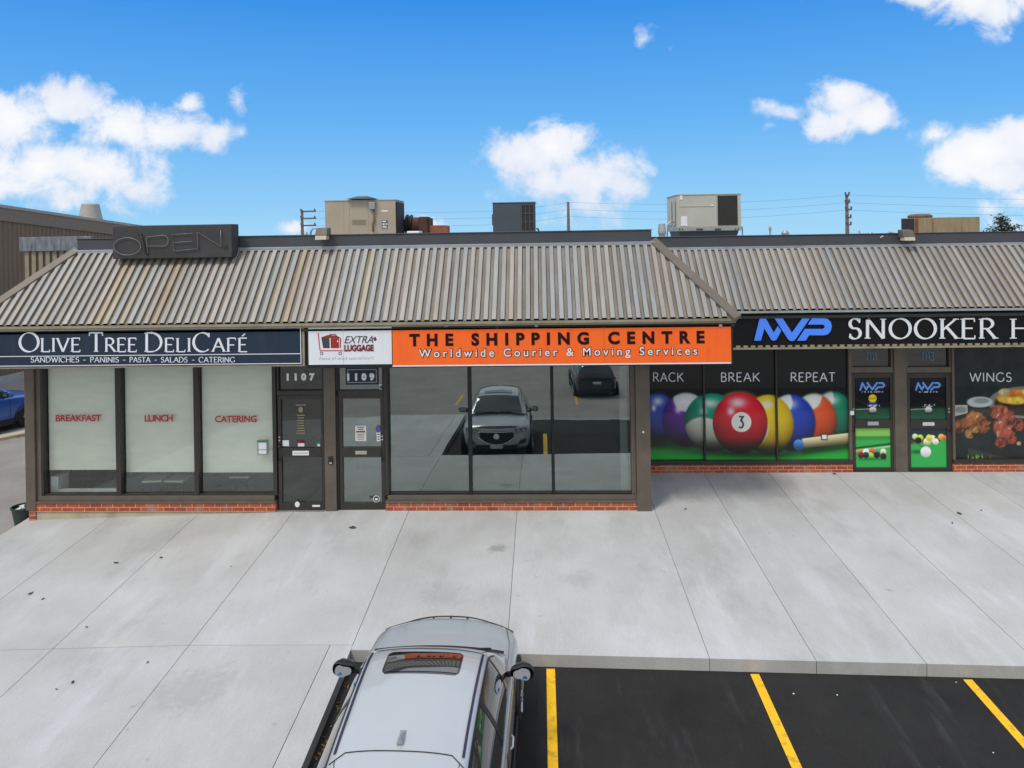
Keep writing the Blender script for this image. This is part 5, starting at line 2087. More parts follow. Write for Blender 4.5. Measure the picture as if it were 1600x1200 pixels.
vent(1034.5, 349.5, 372, 18.6, 6.3, 'squat grey flue with a wide cowl left of the large pale unit', 'vent', prof=[(.8, 0), (.8, .72), (1, .74), (1, .8), (.78, 1)])
vent(1203.5, 353.5, 368, 19.5, 1.6, 'thin twin grey vent pipe standing right of the large pale unit', 'vent', prof=[(.8, 0), (.8, .86), (1.3, .88), (1.3, .95), (.8, 1)])
vent(1227, 360, 372, 19.5, 5.6, 'small white capped vent on the right roof, with a mushroom hood', 'vent', prof=[(.62, 0), (.62, .84), (1, .86), (1, .92), (.5, 1)])
vent(1343, 360, 370, 19.5, 1.2, 'short dark stub pipe between the tall pole and the right lamp', 'vent', prof=[(.8, 0), (.8, .8), (1, .85), (.8, 1)])
vent(1360, 363, 370, 19.5, 4.5, 'low rounded grey vent just left of the right flood lamp', 'vent', prof=[(.9, 0), (1, .9), (.6, 1)])
vent(478, 362, 370, 18.8, 3.6, 'low pale vent cap left of the flood lamp and beige unit', 'vent', prof=[(.8, 0), (.9, .93), (.4, 1)])
t = thing('conduit', 'grey bent conduit rising from the roof left of the beige unit', 'conduit', tuple(P(492, 364, 18.6)))
mb = MB()
mb.tube([P(485, 368, 18.6), P(486, 361, 18.6), P(489, 357, 18.6), P(494, 356.5, 18.6), P(507, 361, 18.6)], .025, 6)
mb.build('tube', M['galv_pipe'], t, smooth=True)

# ---------------------------------------------------------------- utility poles, wires, conifer
def pole(px, ytop, Y, label, arms, side):
    base = P(px, 370, Y)
    ztop = Z(ytop, Y, px)
    t = thing('utility_pole', label, 'utility pole', (base.x, Y, -.3), 'utility poles behind the shops')
    mb = MB()
    mb.tube([(base.x, Y, -.4), (base.x, Y, ztop)], [.22, .13], 8)
    mb.build('shaft', M['wood_pole'], t, smooth=True)
    for i, (ay, al, ar) in enumerate(arms):
        z = Z(ay, Y, px)
        k = Y / F_PX
        mb = MB()
        mb.box(base.x - al * k, base.x + ar * k, Y - .16, Y - .05, z - .07, z + .07)
        n = 2
        for s in (-al * k * .9, ar * k * .9):
            mb.lathe((base.x + s, Y - .1, z + .07), [(.06, 0), (.09, .05), (.05, .1), (.09, .14), (.03, .2)], 8)
        mb.build('crossarm', M['wood_pole'], t)
    return t


pole(472.5, 328, 70, 'utility pole with cross-arms seen left of the beige rooftop unit', [(330.5, 1.5, 23), (341.5, 1.5, 23), (352.5, 1.5, 23)], 1)
pole(888.5, 315.5, 75, 'bare slim pole rising against the white cloud right of the slate unit', [], 1)
pole(1324, 303.5, 62, 'tall utility pole with short insulator arms above the right roof', [(305, 3, 3), (316.5, 3, 3.5), (327.5, 3, 6.5), (340, 2, 5.5), (351, 2, 5.5)], 1)


def wire(pts, Y, label, r=.011, sag=1.0):
    mb = MB()
    q = [P(a, b, Y) for a, b in pts]
    out = []
    for p, n in zip(q[:-1], q[1:]):
        for i in range(12):
            f = i / 12
            s = p.lerp(n, f)
            s.z -= sag * 4 * f * (1 - f) * .12
            out.append(s)
    out.append(q[-1])
    mb.tube(out, r, 5)
    o = mb.build('power_line', M['wire'], None, smooth=True)
    tag(o, label, 'power line', 'power lines behind the shops')


wire([(496, 330.5), (770, 330), (888.5, 316), (1100, 318), (1323, 304.5), (1700, 312)], 73, 'topmost thin power line crossing the sky behind the rooftop units')
wire([(496, 341.5), (770, 340), (888.5, 327), (1100, 330), (1323, 316.5), (1700, 326)], 73, 'second power line from the top, below the topmost one')
wire([(496, 352.5), (770, 351), (888.5, 338), (1100, 342), (1323, 328), (1700, 338)], 73, 'third and lowest of the power lines behind the rooftop units')

def conifer(px, ytop, Y, label):
    c = P(px, 365, Y)
    zt = Z(ytop, Y, px)
    t = thing('conifer_tree', label, 'tree', (c.x, Y, -.3))
    mb = MB()
    mb.tube([(c.x, Y, -.3), (c.x + .1, Y, zt * .5), (c.x, Y, zt - .2)], [.28, .16, .02], 8)
    r = random.Random(4)
    fol = MB()
    H = zt - 1.2
    limbs = []
    for i in range(120):
        f = (i / 120) ** .9
        z = zt - .1 - f * H
        R = (.25 + 2.5 * f ** .75) * r.uniform(.65, 1.12)
        a = r.uniform(0, 2 * math.pi)
        tip = Vector((c.x + R * math.cos(a), Y + R * math.sin(a), z + .12 * R))
        root = Vector((c.x, Y, z - .25 * R * .4))
        mb.tube([root, root.lerp(tip, .6), tip], [.05, .035, .01], 4)
        n = int(14 + 26 * R)
        for k in range(n):
            q = root.lerp(tip, r.uniform(.25, 1.02)) + Vector((r.gauss(0, .13), r.gauss(0, .13), r.gauss(0, .09)))
            d = Vector((r.gauss(0, 1), r.gauss(0, 1), r.gauss(.3, .7))).normalized()
            s = d.cross(Vector((r.gauss(0, 1), r.gauss(0, 1), r.gauss(0, 1)))).normalized()
            l, w = r.uniform(.16, .30), r.uniform(.03, .07)
            fol.add([q - s * w, q + d * l * .5 - s * w * .3, q + d * l, q + d * l * .5 + s * w], [(0, 1, 2, 3)])
    mb.build('trunk', pmat('bark', (.09, .07, .055), .9), t)
    fol.build('crown', pmat('dark needles', (.032, .052, .026), .8, var=.5, scale=1.5), t)


conifer(1564, 337, 46, 'dark conifer top showing above the far right parapet')

# ---------------------------------------------------------------- brown warehouse at the left, its lane and kerb
wdir = Vector((math.sin(rad(8.8)), math.cos(rad(8.8)), 0))
wnor = Vector((wdir.y, -wdir.x, 0))                  # faces the lane
W0 = G(0, 607, -.17)


def on_wall(px, py):
    d = ray(px, py)
    s = (W0 - CAMP).dot(wnor) / d.dot(wnor)
    return CAMP + d * s


ta, tb = on_wall(0, 322), on_wall(175, 347.5)
sa, sb_w = (ta - W0).dot(wdir), (tb - W0).dot(wdir)
sl_ = (ta.z - tb.z) / (sa - sb_w)


def zw(s):
    return ta.z + (s - sa) * sl_


def wp(s, z, out=0.0):
    p = W0 + wdir * s + wnor * out
    return Vector((p.x, p.y, z))


zcon = on_wall(0, 588).z
zg_w = W0.z
wh = thing('warehouse_building', 'large brown ribbed metal warehouse with a sloping roof edge behind the cafe', 'building', tuple(wp(6, zg_w)))
S0, S1 = -14.0, 24.0
mb = MB()
x = S0
rr = random.Random(5)
while x < S1:
    pr = [(0, 0), (.105, 0), (.13, .04), (.20, .04), (.225, 0)]
    for (a, ya), (b, yb) in zip(pr[:-1], pr[1:]):
        mb.quad(wp(x + a, zcon, ya), wp(x + b, zcon, yb), wp(x + b, zw(x + b) - .3, yb), wp(x + a, zw(x + a) - .3, ya))
    x += .225
mb.quad(wp(S0, zcon, -12), wp(S0, zcon), wp(S0, zw(S0) - .3), wp(S0, zw(S0) - .3, -12))
mb.quad(wp(S1, zcon), wp(S1, zcon, -12), wp(S1, zw(S1) - .3, -12), wp(S1, zw(S1) - .3))
mb.build('wall', M['warehouse'], wh)
mb = MB()
mb.hexa([wp(S0, zw(S0) - .62, .09), wp(S1, zw(S1) - .62, .09), wp(S1, zw(S1) - .62, -.1), wp(S0, zw(S0) - .62, -.1)], [wp(S0, zw(S0) - .07, .09), wp(S1, zw(S1) - .07, .09), wp(S1, zw(S1) - .07, -.1), wp(S0, zw(S0) - .07, -.1)])
mb.build('fascia', pmat('brown fascia', srgb((128, 112, 96)), .55, .1, var=.06), wh)
mb = MB()
mb.hexa([wp(S0, zw(S0) - .068, .13), wp(S1, zw(S1) - .068, .13), wp(S1, zw(S1) - .068, -12), wp(S0, zw(S0) - .068, -12)], [wp(S0, zw(S0) + .06, .13), wp(S1, zw(S1) + .06, .13), wp(S1, zw(S1) + .06, -12), wp(S0, zw(S0) + .06, -12)])
mb.build('roof', pmat('pale roof edge', srgb((160, 156, 148)), .5, .2), wh)
mb = MB()
mb.hexa([wp(S0, zg_w - .4, .16), wp(S1, zg_w - .4, .16), wp(S1, zg_w - .4, -.2), wp(S0, zg_w - .4, -.2)], [wp(S0, zcon - .003, .16), wp(S1, zcon - .003, .16), wp(S1, zcon - .003, -.2), wp(S0, zcon - .003, -.2)])
mb.build('base_wall', pmat('grey concrete wall', srgb((168, 164, 156)), .85, var=.1), wh)
dv = ray(141.5, 335)
sv_ = (W0 - wnor * 1.3 - CAMP).dot(wnor) / dv.dot(wnor)
c = CAMP + dv * sv_
kk = sv_ / F_PX
ztv = CAMP.z + ray(141.5, 319.5).z * sv_
z0 = zw((c - W0).dot(wdir)) - .1
vt = thing('roof_vent', 'pale conical roof ventilator standing on the brown warehouse', 'vent', (c.x, c.y, z0))
mb = MB()
mb.lathe((c.x, c.y, z0), [(17 * kk, 0), (17 * kk, max(.1, (ztv - z0) * .3)), (16 * kk, (ztv - z0) * .42), (12.5 * kk, ztv - z0), (11 * kk, ztv - z0 + .03)], 24)
mb.build('cowl', pmat('pale metal ventilator', srgb((168, 162, 150)), .5, .2, var=.1), vt)

a, b = G(0, 692, -.17), G(44, 682.5, -.17)
kd = (b - a).normalized()
kn = Vector((-kd.y, kd.x, 0))
zlane = -.17 + zg(-16, 17.5)
kg = MB()
for i in range(-3, 3):
    p, q = a + kd * (i * 2.5), a + kd * ((i + 1) * 2.5)
    pts = [(v.x, v.y) for v in (p, q, q + kn * .42, p + kn * .42)]
    kg.hexa([(x, y, zlane - .1) for x, y in pts], [(x, y, zlane + .14) for x, y in pts])
tag(kg.build('kerb', pmat('tan kerb concrete', srgb((184, 168, 142)), .85, var=.15, scale=3)), kind='structure')
gr = MB()
for f in (.62, .72, .8, .9):
    p = a.lerp(b, f)
    for k in range(26):
        a_ = random.uniform(0, 6.28)
        q = p + Vector((random.gauss(0, .10), -.03 + random.gauss(0, .03), 0))
        q.z = zlane
        gr.add([q, q + Vector((.02, 0, 0)), q + Vector((.06 * math.cos(a_), .06 * math.sin(a_), random.uniform(.05, .12)))], [(0, 1, 2)])
tag(gr.build('weeds', M['grass'], origin=tuple(a)), label='tuft of green weeds along the tan kerb', kind='stuff')


def lane_line(pa, pb, w=.055):
    a, b = G(*pa, -.17), G(*pb, -.17)
    d = (b - a).normalized()
    n = Vector((-d.y, d.x, 0)) * w
    mb = MB()
    mb.quad(*[(v.x, v.y, zg(max(v.x, -16), v.y) - .16) for v in (a - n, b - n, b + n, a + n)])
    tag(mb.build('lane_line', M['line_old']), kind='structure')


lane_line((-60, 721), (26, 722), .05)
lane_line((-12, 737), (60, 712))

# pail of rubbish at the corner
c = G(33, 822, -.17)
c = Vector((P(36, 815, 14.95).x, 14.95, zg(-11, 14.9) - .17))
t = thing('pail', 'dark green plastic pail holding crumpled white rubbish beside the cafe corner', 'pail', tuple(c))
mb = MB()
mb.lathe(tuple(c), [(.15, 0), (.205, .34), (.225, .34), (.225, .37), (.20, .37), (.15, .06), (.02, .05)], 24)
mb.build('tub', M['pail'], t, smooth=False)
mb = MB()
r = random.Random(3)
for i in range(5):
    p = c + Vector((r.uniform(-.05, .12), r.uniform(-.1, .1), .31 + r.uniform(0, .06)))
    v = [p + Vector((r.uniform(-.08, .08), r.uniform(-.08, .08), r.uniform(-.03, .04))) for _ in range(6)]
    mb.add(v, [(0, 1, 2), (0, 2, 3), (0, 3, 4), (0, 4, 5), (0, 5, 1)])
mb.build('rubbish', M['paper_white'], t)

# ---------------------------------------------------------------- cafe furniture seen under the blinds
def chair(x, y, rz, label):
    t = thing('cafe_chair', label, 'chair', (x, y, .013), 'chairs behind the cafe blinds', rz, local=True)
    mb = MB()
    mb.box(-.21, .21, -.21, .21, .43, .475)
    mb.build('seat', pmat('cream seat vinyl', srgb((206, 200, 184)), .5, var=.05), t, bevel=.02)
    mb = MB()
    mb.box(-.2, .2, .19, .22, .55, .88)
    mb.build('backrest', M['black'], t, bevel=.01)
    for sx in (-.19, .19):
        for sy in (-.19, .19):
            mb = MB()
            mb.tube([(sx, sy, 0), (sx * .95, sy * .95, .43 if sy < 0 else .88)], .013, 6)
            mb.build('leg', M['black'], t)
    return t


for px, py, Y, rz, lb in ((243, 749, 15.25, .1, 'cream seated cafe chair below the LUNCH blind, at the left'), (279, 750, 15.25, -.05, 'cream seated cafe chair below the LUNCH blind, nearer the CATERING pane'),
                          (378, 742, 15.5, .05, 'cream seated cafe chair just visible below the CATERING blind')):
    p = P(px, py, Y)
    chair(p.x, Y, rz, lb)


def table(px, Y, label, w=.7, l=.7, top=None):
    p = P(px, 740, Y)
    t = thing('cafe_table', label, 'table', (p.x, Y, .013), None, 0, local=True)
    mb = MB()
    mb.box(-w / 2, w / 2, -l / 2, l / 2, .70, .735)
    mb.build('tabletop', top or M['inner_dark'], t, bevel=.006)
    mb = MB()
    mb.tube([(0, 0, .02), (0, 0, .70)], .03, 8)
    mb.lathe((0, 0, 0), [(.24, 0), (.24, .015), (.05, .03)], 16)
    mb.build('pedestal', M['black'], t)


table(140, 15.45, 'pale topped cafe table standing behind the BREAKFAST window', .8, .7, M['inner_wall'])
table(215, 16.9, 'dark cafe table further back behind the LUNCH window')
mb = MB()
t = thing('window_ledge', 'white ledge at the left foot of the BREAKFAST window inside the cafe', 'ledge', (X(85), YF + .35, .013))
mb = MB()
mb.box(X(69), X(80), YF + .19, YF + .55, .013, .62)
mb.box(X(80.2), X(182), YF + .19, YF + .27, .013, Zsill + .05)
mb.build('board', M['white_col'], t)
mb = MB()
t = thing('railing', 'dark metal rail on posts behind the foot of the BREAKFAST window', 'railing', (P(120, 760, 15.3).x, 15.3, .013))
y = 15.15
mb.tube([P(75, 764, 15.1), P(110, 748, 15.4), P(176, 748, 15.4)], .03, 6)
mb.tube([P(106, 735, 15.3), P(110, 772, 15.3)], .028, 6)
mb.tube([P(132, 735, 15.5), P(134, 772, 15.5)], .018, 6)
mb.build('rail', M['black_frame'], t, smooth=True)

# ---------------------------------------------------------------- dry leaves and grit on the pavement
r = random.Random(12)


def leaf(px, py, size, label):
    size *= .82
    p = G(px, py)
    n = 9
    pts = []
    a0 = r.uniform(0, 6.28)
    for k in range(n):
        a = 2 * math.pi * k / n
        rr = size * r.uniform(.55, 1.1)
        pts.append(Vector((math.cos(a) * rr * 1.3, math.sin(a) * rr * .8, 0)))
    rot = Matrix.Rotation(a0, 3, 'Z')
    mb = MB()
    zc = zg(p.x, p.y)
    ring = [rot @ q + Vector((p.x, p.y, zc + .006 + r.uniform(0, .02))) for q in pts]
    mb.add([Vector((p.x, p.y, zc + .012))] + ring, [(0, 1 + k, 1 + (k + 1) % n) for k in range(n)])
    tag(mb.build('dry_leaf', M['leaf_dry']), label, 'leaf', 'dry leaves on the pavement')


for px, py, s, lb in ((551, 825, .085, 'largest grey dry leaf on the pavement before the 1109 door'), (48, 928, .055, 'grey dry leaf on the pavement at the far left'), (66, 937, .03, 'tiny dark leaf near the far left leaf'),
                      (182, 880, .05, 'grey dry leaf before the BREAKFAST window'), (252, 872, .035, 'small leaf on the joint before the LUNCH window'), (135, 981, .025, 'tiny leaf fragment on the left pavement joint'),
                      (1499, 803, .06, 'dark dry leaf on the pavement before the wings window'), (1488, 818, .025, 'tiny leaf near the wings window leaf'), (1304, 741, .055, 'dark leaf lying by the brick base left of door 1111'),
                      (1071, 796, .035, 'small dark leaf on the pavement right of the corner pillar'), (1533, 798, .03, 'small leaf on the pavement below the WINGS lettering'), (231, 1036, .02, 'tiny leaf crumb on the lower left pavement'), (88, 1078, .02, 'leaf crumb at the lower left edge of the pavement'),
                      (114, 1067, .03, 'split leaf crumb on the lower left pavement'), (361, 886, .02, 'leaf crumb in the middle of the left pavement')):
    leaf(px, py, s, lb)
dr = MB()
for k in range(60):
    y = r.uniform(8.2, 9.7)
    x = Kl + .05 + abs(r.gauss(0, .12))
    if 8.6 < y < 9.3:
        x = Kl + .05 + abs(r.gauss(0, .2))
    z = zg(x, y) - .15
    a = r.uniform(0, 6.28)
    s = r.uniform(.012, .028)
    p = Vector((x, y, z))
    d = Vector((math.cos(a), math.sin(a), r.uniform(-.2, .6))) * s
    e = Vector((-math.sin(a), math.cos(a), r.uniform(-.3, .3))) * s * .6
    dr.add([p - d, p + e, p + d, p - e], [(0, 1, 2, 3)])
tag(dr.build('fallen_leaves', M['leaf_orange'], origin=(Kl + .2, 9, -.4)), label='scatter of orange brown leaves in the gutter between kerb and grey car', kind='stuff')
for i, (px, py) in enumerate(((1240, 1084), (1308, 1086), (1494, 1066), (1552, 1176))):
    p = G(px, py, -.16)
    mb = MB()
    s = r.uniform(.007, .012)
    mb.lathe((p.x, p.y, zg(p.x, p.y) - .162), [(s, 0), (s * 1.1, s * .5), (s * .5, s)], 6)
    tag(mb.build('pebble', M['paper_white']), 'small pale pebble lying on the black asphalt of the parking bay', 'pebble', 'pale pebbles on the black asphalt')

# ---------------------------------------------------------------- cars
def car_paint(name, c, metal=0.0, rough=.28):
    m = pmat(name, c, rough, metal, var=.015, scale=3, coat=1.0, spec=.45)
    return m


KY = [-2.12, -2.02, -1.90, -1.76, -1.55, -1.25, -.8, -.3, .1, .30, .43, .58, .75, .92, 1.06]
KZ = [.90, 1.02, 1.24, 1.405, 1.44, 1.475, 1.515, 1.53, 1.515, 1.495, 1.465, 1.385, 1.275, 1.15, 1.035]
KW = [.64, .64, .60, .575, .57, .57, .575, .585, .595, .60, .60, .62, .655, .69, .72]
KB = [.70, .74, .77, .785, .80, .815, .825, .825, .82, .82, .815, .80, .785, .765, .74]
KG_ = [.88, .96, .99, 1.0, 1.01, 1.01, 1.0, .995, .99, .985, .98, .98, .985, .985, .985]


def smooth_interp(y, xs_, ys_):
    acc, wt_ = 0.0, 0.0
    for dy, w in ((-.06, .25), (0, .5), (.06, .25)):
        acc += w * float(np.interp(y + dy, xs_, ys_))
        wt_ += w
    return acc / wt_


def ghouse(y, v, off=0.0, side=1):
    """greenhouse surface: v 0..1 from roof centre to roof edge, 1..2 from roof edge down to the belt line"""
    zc, wr, wb, zb = (smooth_interp(y, KY, k) for k in (KZ, KW, KB, KG_))
    ze_ = zc - .055
    if v <= 1:
        x = wr * v
        z = zc - .055 * abs(v) ** 2.6
        n = Vector((side * .12 * v ** 2, 0, 1)).normalized()
    else:
        t = v - 1
        bul = .035 * math.sin(math.pi * t)
        x = wr + (wb - wr) * t + bul
        z = ze_ + (min(zb, ze_ - .001) - ze_) * t
        n = Vector((side * .9, 0, .4)).normalized()
    p = Vector((side * x, y, z))
    return p + n * off


def patch(mb, ys_, vs_fn, off, side=1, mi=0, both=False):
    """vs_fn(y) -> list of v"""
    rows = [[ghouse(y, v, off, side) for v in vs_fn(y)] for y in ys_]
    n = len(rows[0])
    vs = [p for r_ in rows for p in r_]
    fs = []
    for i in range(len(rows) - 1):
        for j in range(n - 1):
            q = (i * n + j, i * n + j + 1, (i + 1) * n + j + 1, (i + 1) * n + j)
            fs.append(q if side < 0 else q[::-1])
    mb.add(vs, fs, mi)


def lin(a, b, n):
    return [a + (b - a) * i / n for i in range(n + 1)]


def y_front(x):
    return 2.13 - .33 * (min(abs(x), .86) / .86) ** 2.4


def make_car(name, label, paint, loc, rz, glassm, group=None, full=True, plate_rear=False, lit=False):
    t = thing(name, label, 'car', loc, group, rz, local=True)
    # lower body: lofted stations along the length
    st_ = []
    for y in [2.135, 2.12, 2.08, 2.0, 1.9, 1.75, 1.55, 1.3, 1.08, .9, .5, 0, -.6, -1.2, -1.7, -1.95, -2.06, -2.11]:
        if y > 1.78:
            w = .86 * max(.04, ((2.14 - y) / .33)) ** (1 / 2.4)
            w = min(w, .87)
        elif y > -1.6:
            w = .88
        else:
            w = .88 - .20 * ((-1.6 - y) / .51) ** 2
        zt = float(np.interp(y, [-2.11, -1.9, -1, 0, .9, 1.08, 1.5, 1.9, 2.06, 2.135], [.93, 1.0, 1.02, 1.0, 1.0, 1.0, .965, .895, .84, .76]))
        zs = float(np.interp(y, [-2.11, -1.9, -1, 0, .9, 1.08, 1.5, 1.9, 2.06, 2.135], [.9, .97, .985, .97, .95, .935, .885, .815, .77, .73]))
        zbm = float(np.interp(y, [-2.11, -1.9, 0, 1.8, 2.0, 2.135], [.42, .26, .2, .2, .24, .36]))
        st_.append((y, [(0, zbm), (w * .8, zbm), (w * .95, zbm + .05), (w * .99, .45 + .1 * (zbm - .2)), (w, .62), (w * .985, zs - .09), (w * .955, zs - .015), (w * .86, zs + .012), (w * .55, zt - .006), (0, zt)]))
    mb = MB()
    prof = []
    for y, half in st_:
        ring = [(-x, y, z) for x, z in half[1:-1]][::-1]
        ring = [(half[-1][0], y, half[-1][1])] + [(-x, y, z) for x, z in half[-2:0:-1]] + [(half[0][0], y, half[0][1])] + [(x, y, z) for x, z in half[1:-1]]
        prof.append(ring)
    n = len(prof[0])
    vs = [p for r_ in prof for p in r_]
    fs = []
    for i in range(len(prof) - 1):
        for j in range(n):
            fs.append((i * n + j, (i + 1) * n + j, (i + 1) * n + (j + 1) % n, i * n + (j + 1) % n))
    fs.append(tuple(range(n)))
    fs.append(tuple((len(prof) - 1) * n + j for j in range(n - 1, -1, -1)))
    mb.add(vs, fs)
    body = mb.build('body', paint, t, smooth=True, sub=2)
    # greenhouse shell with the roof
    yy = lin(-2.1, 1.05, 44)
    vv = lin(0, 1, 8) + lin(1, 2, 6)[1:]
    mb = MB()
    for s in (1, -1):
        patch(mb, yy, lambda y: vv, 0, s)
    mb.build('roof', paint, t, smooth=True)
    # glass
    mb = MB()
    for s in (1, -1):
        patch(mb, lin(.46, 1.03, 10), lambda y: lin(0, .93, 8), .006, s)
    mb.build('windscreen', glassm, t, smooth=True)
    mb = MB()
    for s in (1, -1):
        patch(mb, lin(-2.0, -1.80, 4), lambda y: lin(0, .9, 6), .008, s)
    mb.build('rear_window', glassm, t, smooth=True)
    for s in (1, -1):
        mb = MB()
        patch(mb, lin(-1.50, .72, 26), lambda y: lin(1.10 + max(0, (y - .35)) * .1, 1.93 - max(0, (-1.1 - y)) * 1.2, 6), .006, s)
        w_ = mb.build('side_window', glassm, t, smooth=True)
        if full:
            mb = MB()
            for (ya, yb) in ((-.38, -.30), (-1.18, -1.13), (.40, .43)):
                patch(mb, lin(ya, yb, 1), lambda y: lin(1.09, 1.95, 6), .010, s)
            mb.build('pillar_trim', M['black'], w_, smooth=True)
            mb = MB()
            patch(mb, lin(-1.5, .74, 26), lambda y: [1.94, 1.985], .010, s)
            mb.build('belt_strip', M['black'], w_, smooth=True)
            mb = MB()
            patch(mb, lin(-1.5, .66, 26), lambda y: [1.055 + max(0, (y - .4)) * .12, 1.10 + max(0, (y - .4)) * .12], .010, s)
            mb.build('drip_strip', M['black'], w_, smooth=True)
    if full:
        for s in (1, -1):
            mb = MB()
            patch(mb, lin(-1.06, .415, 24), lambda y: [.945, .985], .007, s)
            mb.build('roof_strip', M['navy_strip'], t, smooth=True)
        mb = MB()

        def sv(y):
            e = min((y + .06), (.345 - y))
            m_ = .65 - .06 * max(0, 1 - e / .06) ** 2
            return lin(0, m_, 6)
        for s in (1, -1):
            patch(mb, lin(-.06, .345, 10), sv, .006, s)
        mb.build('sunroof', M['sunroof_frame'], t, smooth=True)
        mb = MB()
        for s in (1, -1):
            patch(mb, lin(-.035, .315, 8), lambda y: lin(0, .615, 6), .010, s)
        mb.build('sunroof_glass', M['car_glass_shiny'], t, smooth=True)
        # hatch seam
        mb = MB()
        for s in (1, -1):
            pts = [ghouse(-1.06 - (.10 * max(0, v - .80) / .2 if v > .8 else -0.0) + (.03 if abs(v) > .55 and v < .8 else 0) * 0, v, .004, s) for v in lin(0, 1, 10)]
            mb.tube(pts, .0045, 5)
            pts = [ghouse(-1.12 - .34 * f, .93 - .5 * f * f, .004, s) for f in lin(0, 1, 8)]
            mb.tube(pts, .003, 5)
        mb.build('hatch_seam', M['black'], t)
        # antenna
        mb = MB()
        c = ghouse(-.90, 0, 0)
        mb.add([c + Vector(v) for v in ((-.03, .08, 0), (.03, .08, 0), (.03, -.10, 0), (-.03, -.10, 0), (-.006, -.06, .07), (.006, -.06, .07), (.006, -.10, .075), (-.006, -.10, .075))],
               [(0, 1, 5, 4), (1, 2, 6, 5), (2, 3, 7, 6), (3, 0, 4, 7), (4, 5, 6, 7)])
        mb.build('antenna', pmat('grey antenna fin', srgb((150, 154, 158)), .3), t, bevel=.004)
        # cowl and wipers
        mb = MB()
        rows = []
        for y, k in ((1.05, .0), (1.14, .0)):
            pass
        pts_lo = [Vector((x, 1.07 + .07 * (1 - (x / .74) ** 2), 1.012 - .012 * (x / .74) ** 2)) for x in lin(-.74, .74, 20)]
        pts_hi = [p + Vector((0, .055, .001)) for p in pts_lo]
        vs2 = pts_lo + pts_hi
        mb.add(vs2, [(i, i + 1, 21 + i + 1, 21 + i) for i in range(20)])
        mb.build('cowl', M['black'], t, smooth=True)
        mb = MB()
        for x0_, x1_ in ((-.62, -.02), (.02, .60)):
            mb.tube([(x0_, 1.03, 1.055), ((x0_ + x1_) / 2, 1.06, 1.06), (x1_, 1.05, 1.075)], .012, 6)
        mb.build('wiper', M['black'], t, smooth=True)
        # hood deflector
        mb = MB()
        xs2 = lin(-.80, .80, 30)
        pts = []
        for x in xs2:
            yf = y_front(x) - .03
            z = .815 - .10 * (abs(x) / .8) ** 3
            pts.append(Vector((x, yf, z)))
        top = [p + Vector((0, -.035, .035)) for p in pts]
        mb.add(pts + top, [(i, i + 1, 31 + i + 1, 31 + i) for i in range(30)])
        mb.tube(top, .008, 5)
        for i in (5, 11, 15, 19, 25):
            mb.box(top[i].x - .012, top[i].x + .012, top[i].y - .03, top[i].y + .01, top[i].z - .035, top[i].z + .004)
        mb.build('hood_deflector', M['deflector'], t, smooth=False)
        for s in (1, -1):
            mb = MB()
            mb.tube([(s * .80, 1.0, .985), (s * .78, 1.4, .935), (s * .72, 1.8, .862)], .0035, 4)
            mb.build('hood_seam', M['black'], t)
    # mirrors
    for s in (1, -1):
        mb = MB()
        c = Vector((s * .965, .70, 1.07))
        vs2, fs2 = [], []
        nr = 16
        rings = [(-.07, .95), (-.065, 1.0), (-.03, 1.0), (.01, .90), (.045, .62), (.055, .15)]
        for dy, k in rings:
            for j in range(nr):
                a = 2 * math.pi * j / nr
                ca, sa = math.cos(a), math.sin(a)
                ex = .126 * (abs(ca) ** .75) * (1 if ca > 0 else -1)
                ez = .084 * (abs(sa) ** .75) * (1 if sa > 0 else -1)
                if ca * s < 0:
                    ez *= .72
                vs2.append(c + Vector((ex * k, dy, ez * k)))
        for i in range(len(rings) - 1):
            for j in range(nr):
                q = (i * nr + j, i * nr + (j + 1) % nr, (i + 1) * nr + (j + 1) % nr, (i + 1) * nr + j)
                fs2.append(q)
        fs2.append(tuple((len(rings) - 1) * nr + j for j in range(nr)))
        mb.add(vs2, fs2, 0)
        mb.tube([(s * .80, .72, .99), (s * .90, .70, 1.03)], .03, 8, 1)
        mr = mb.build('mirror', [M['black'] if full else paint, M['black']], t, smooth=True)
        ring = [c + (v - c) * .76 for v in vs2[:nr]]
        mb = MB()
        ring = [Vector((p.x, c.y - .092 + (p.z - c.z) * .30, p.z)) for p in ring]
        mb.add(ring, [tuple(range(nr))] if s > 0 else [tuple(range(nr))])
        mb.build('mirror_glass', M['mirror'], mr)
        if full:
            mb = MB()
            cc = c + Vector((s * .035, -.105, -.035))
            mb.add([cc + Vector((.024 * math.cos(a * .5236), 0, .024 * math.sin(a * .5236))) for a in range(12)], [tuple(range(12))])
            mb.build('blind_spot_mirror', M['blue_dot'], mr)
            mb = MB()
            cap = [c + Vector((.0, .012, .006)) + (v - c) * 1.03 for v in vs2[4 * nr:]]
            nk = len(cap) // nr
            mb.add(cap, [(i * nr + j, i * nr + (j + 1) % nr, (i + 1) * nr + (j + 1) % nr, (i + 1) * nr + j) for i in range(nk - 1) for j in range(nr)])
            mb.build('mirror_cap', paint, mr, smooth=True)
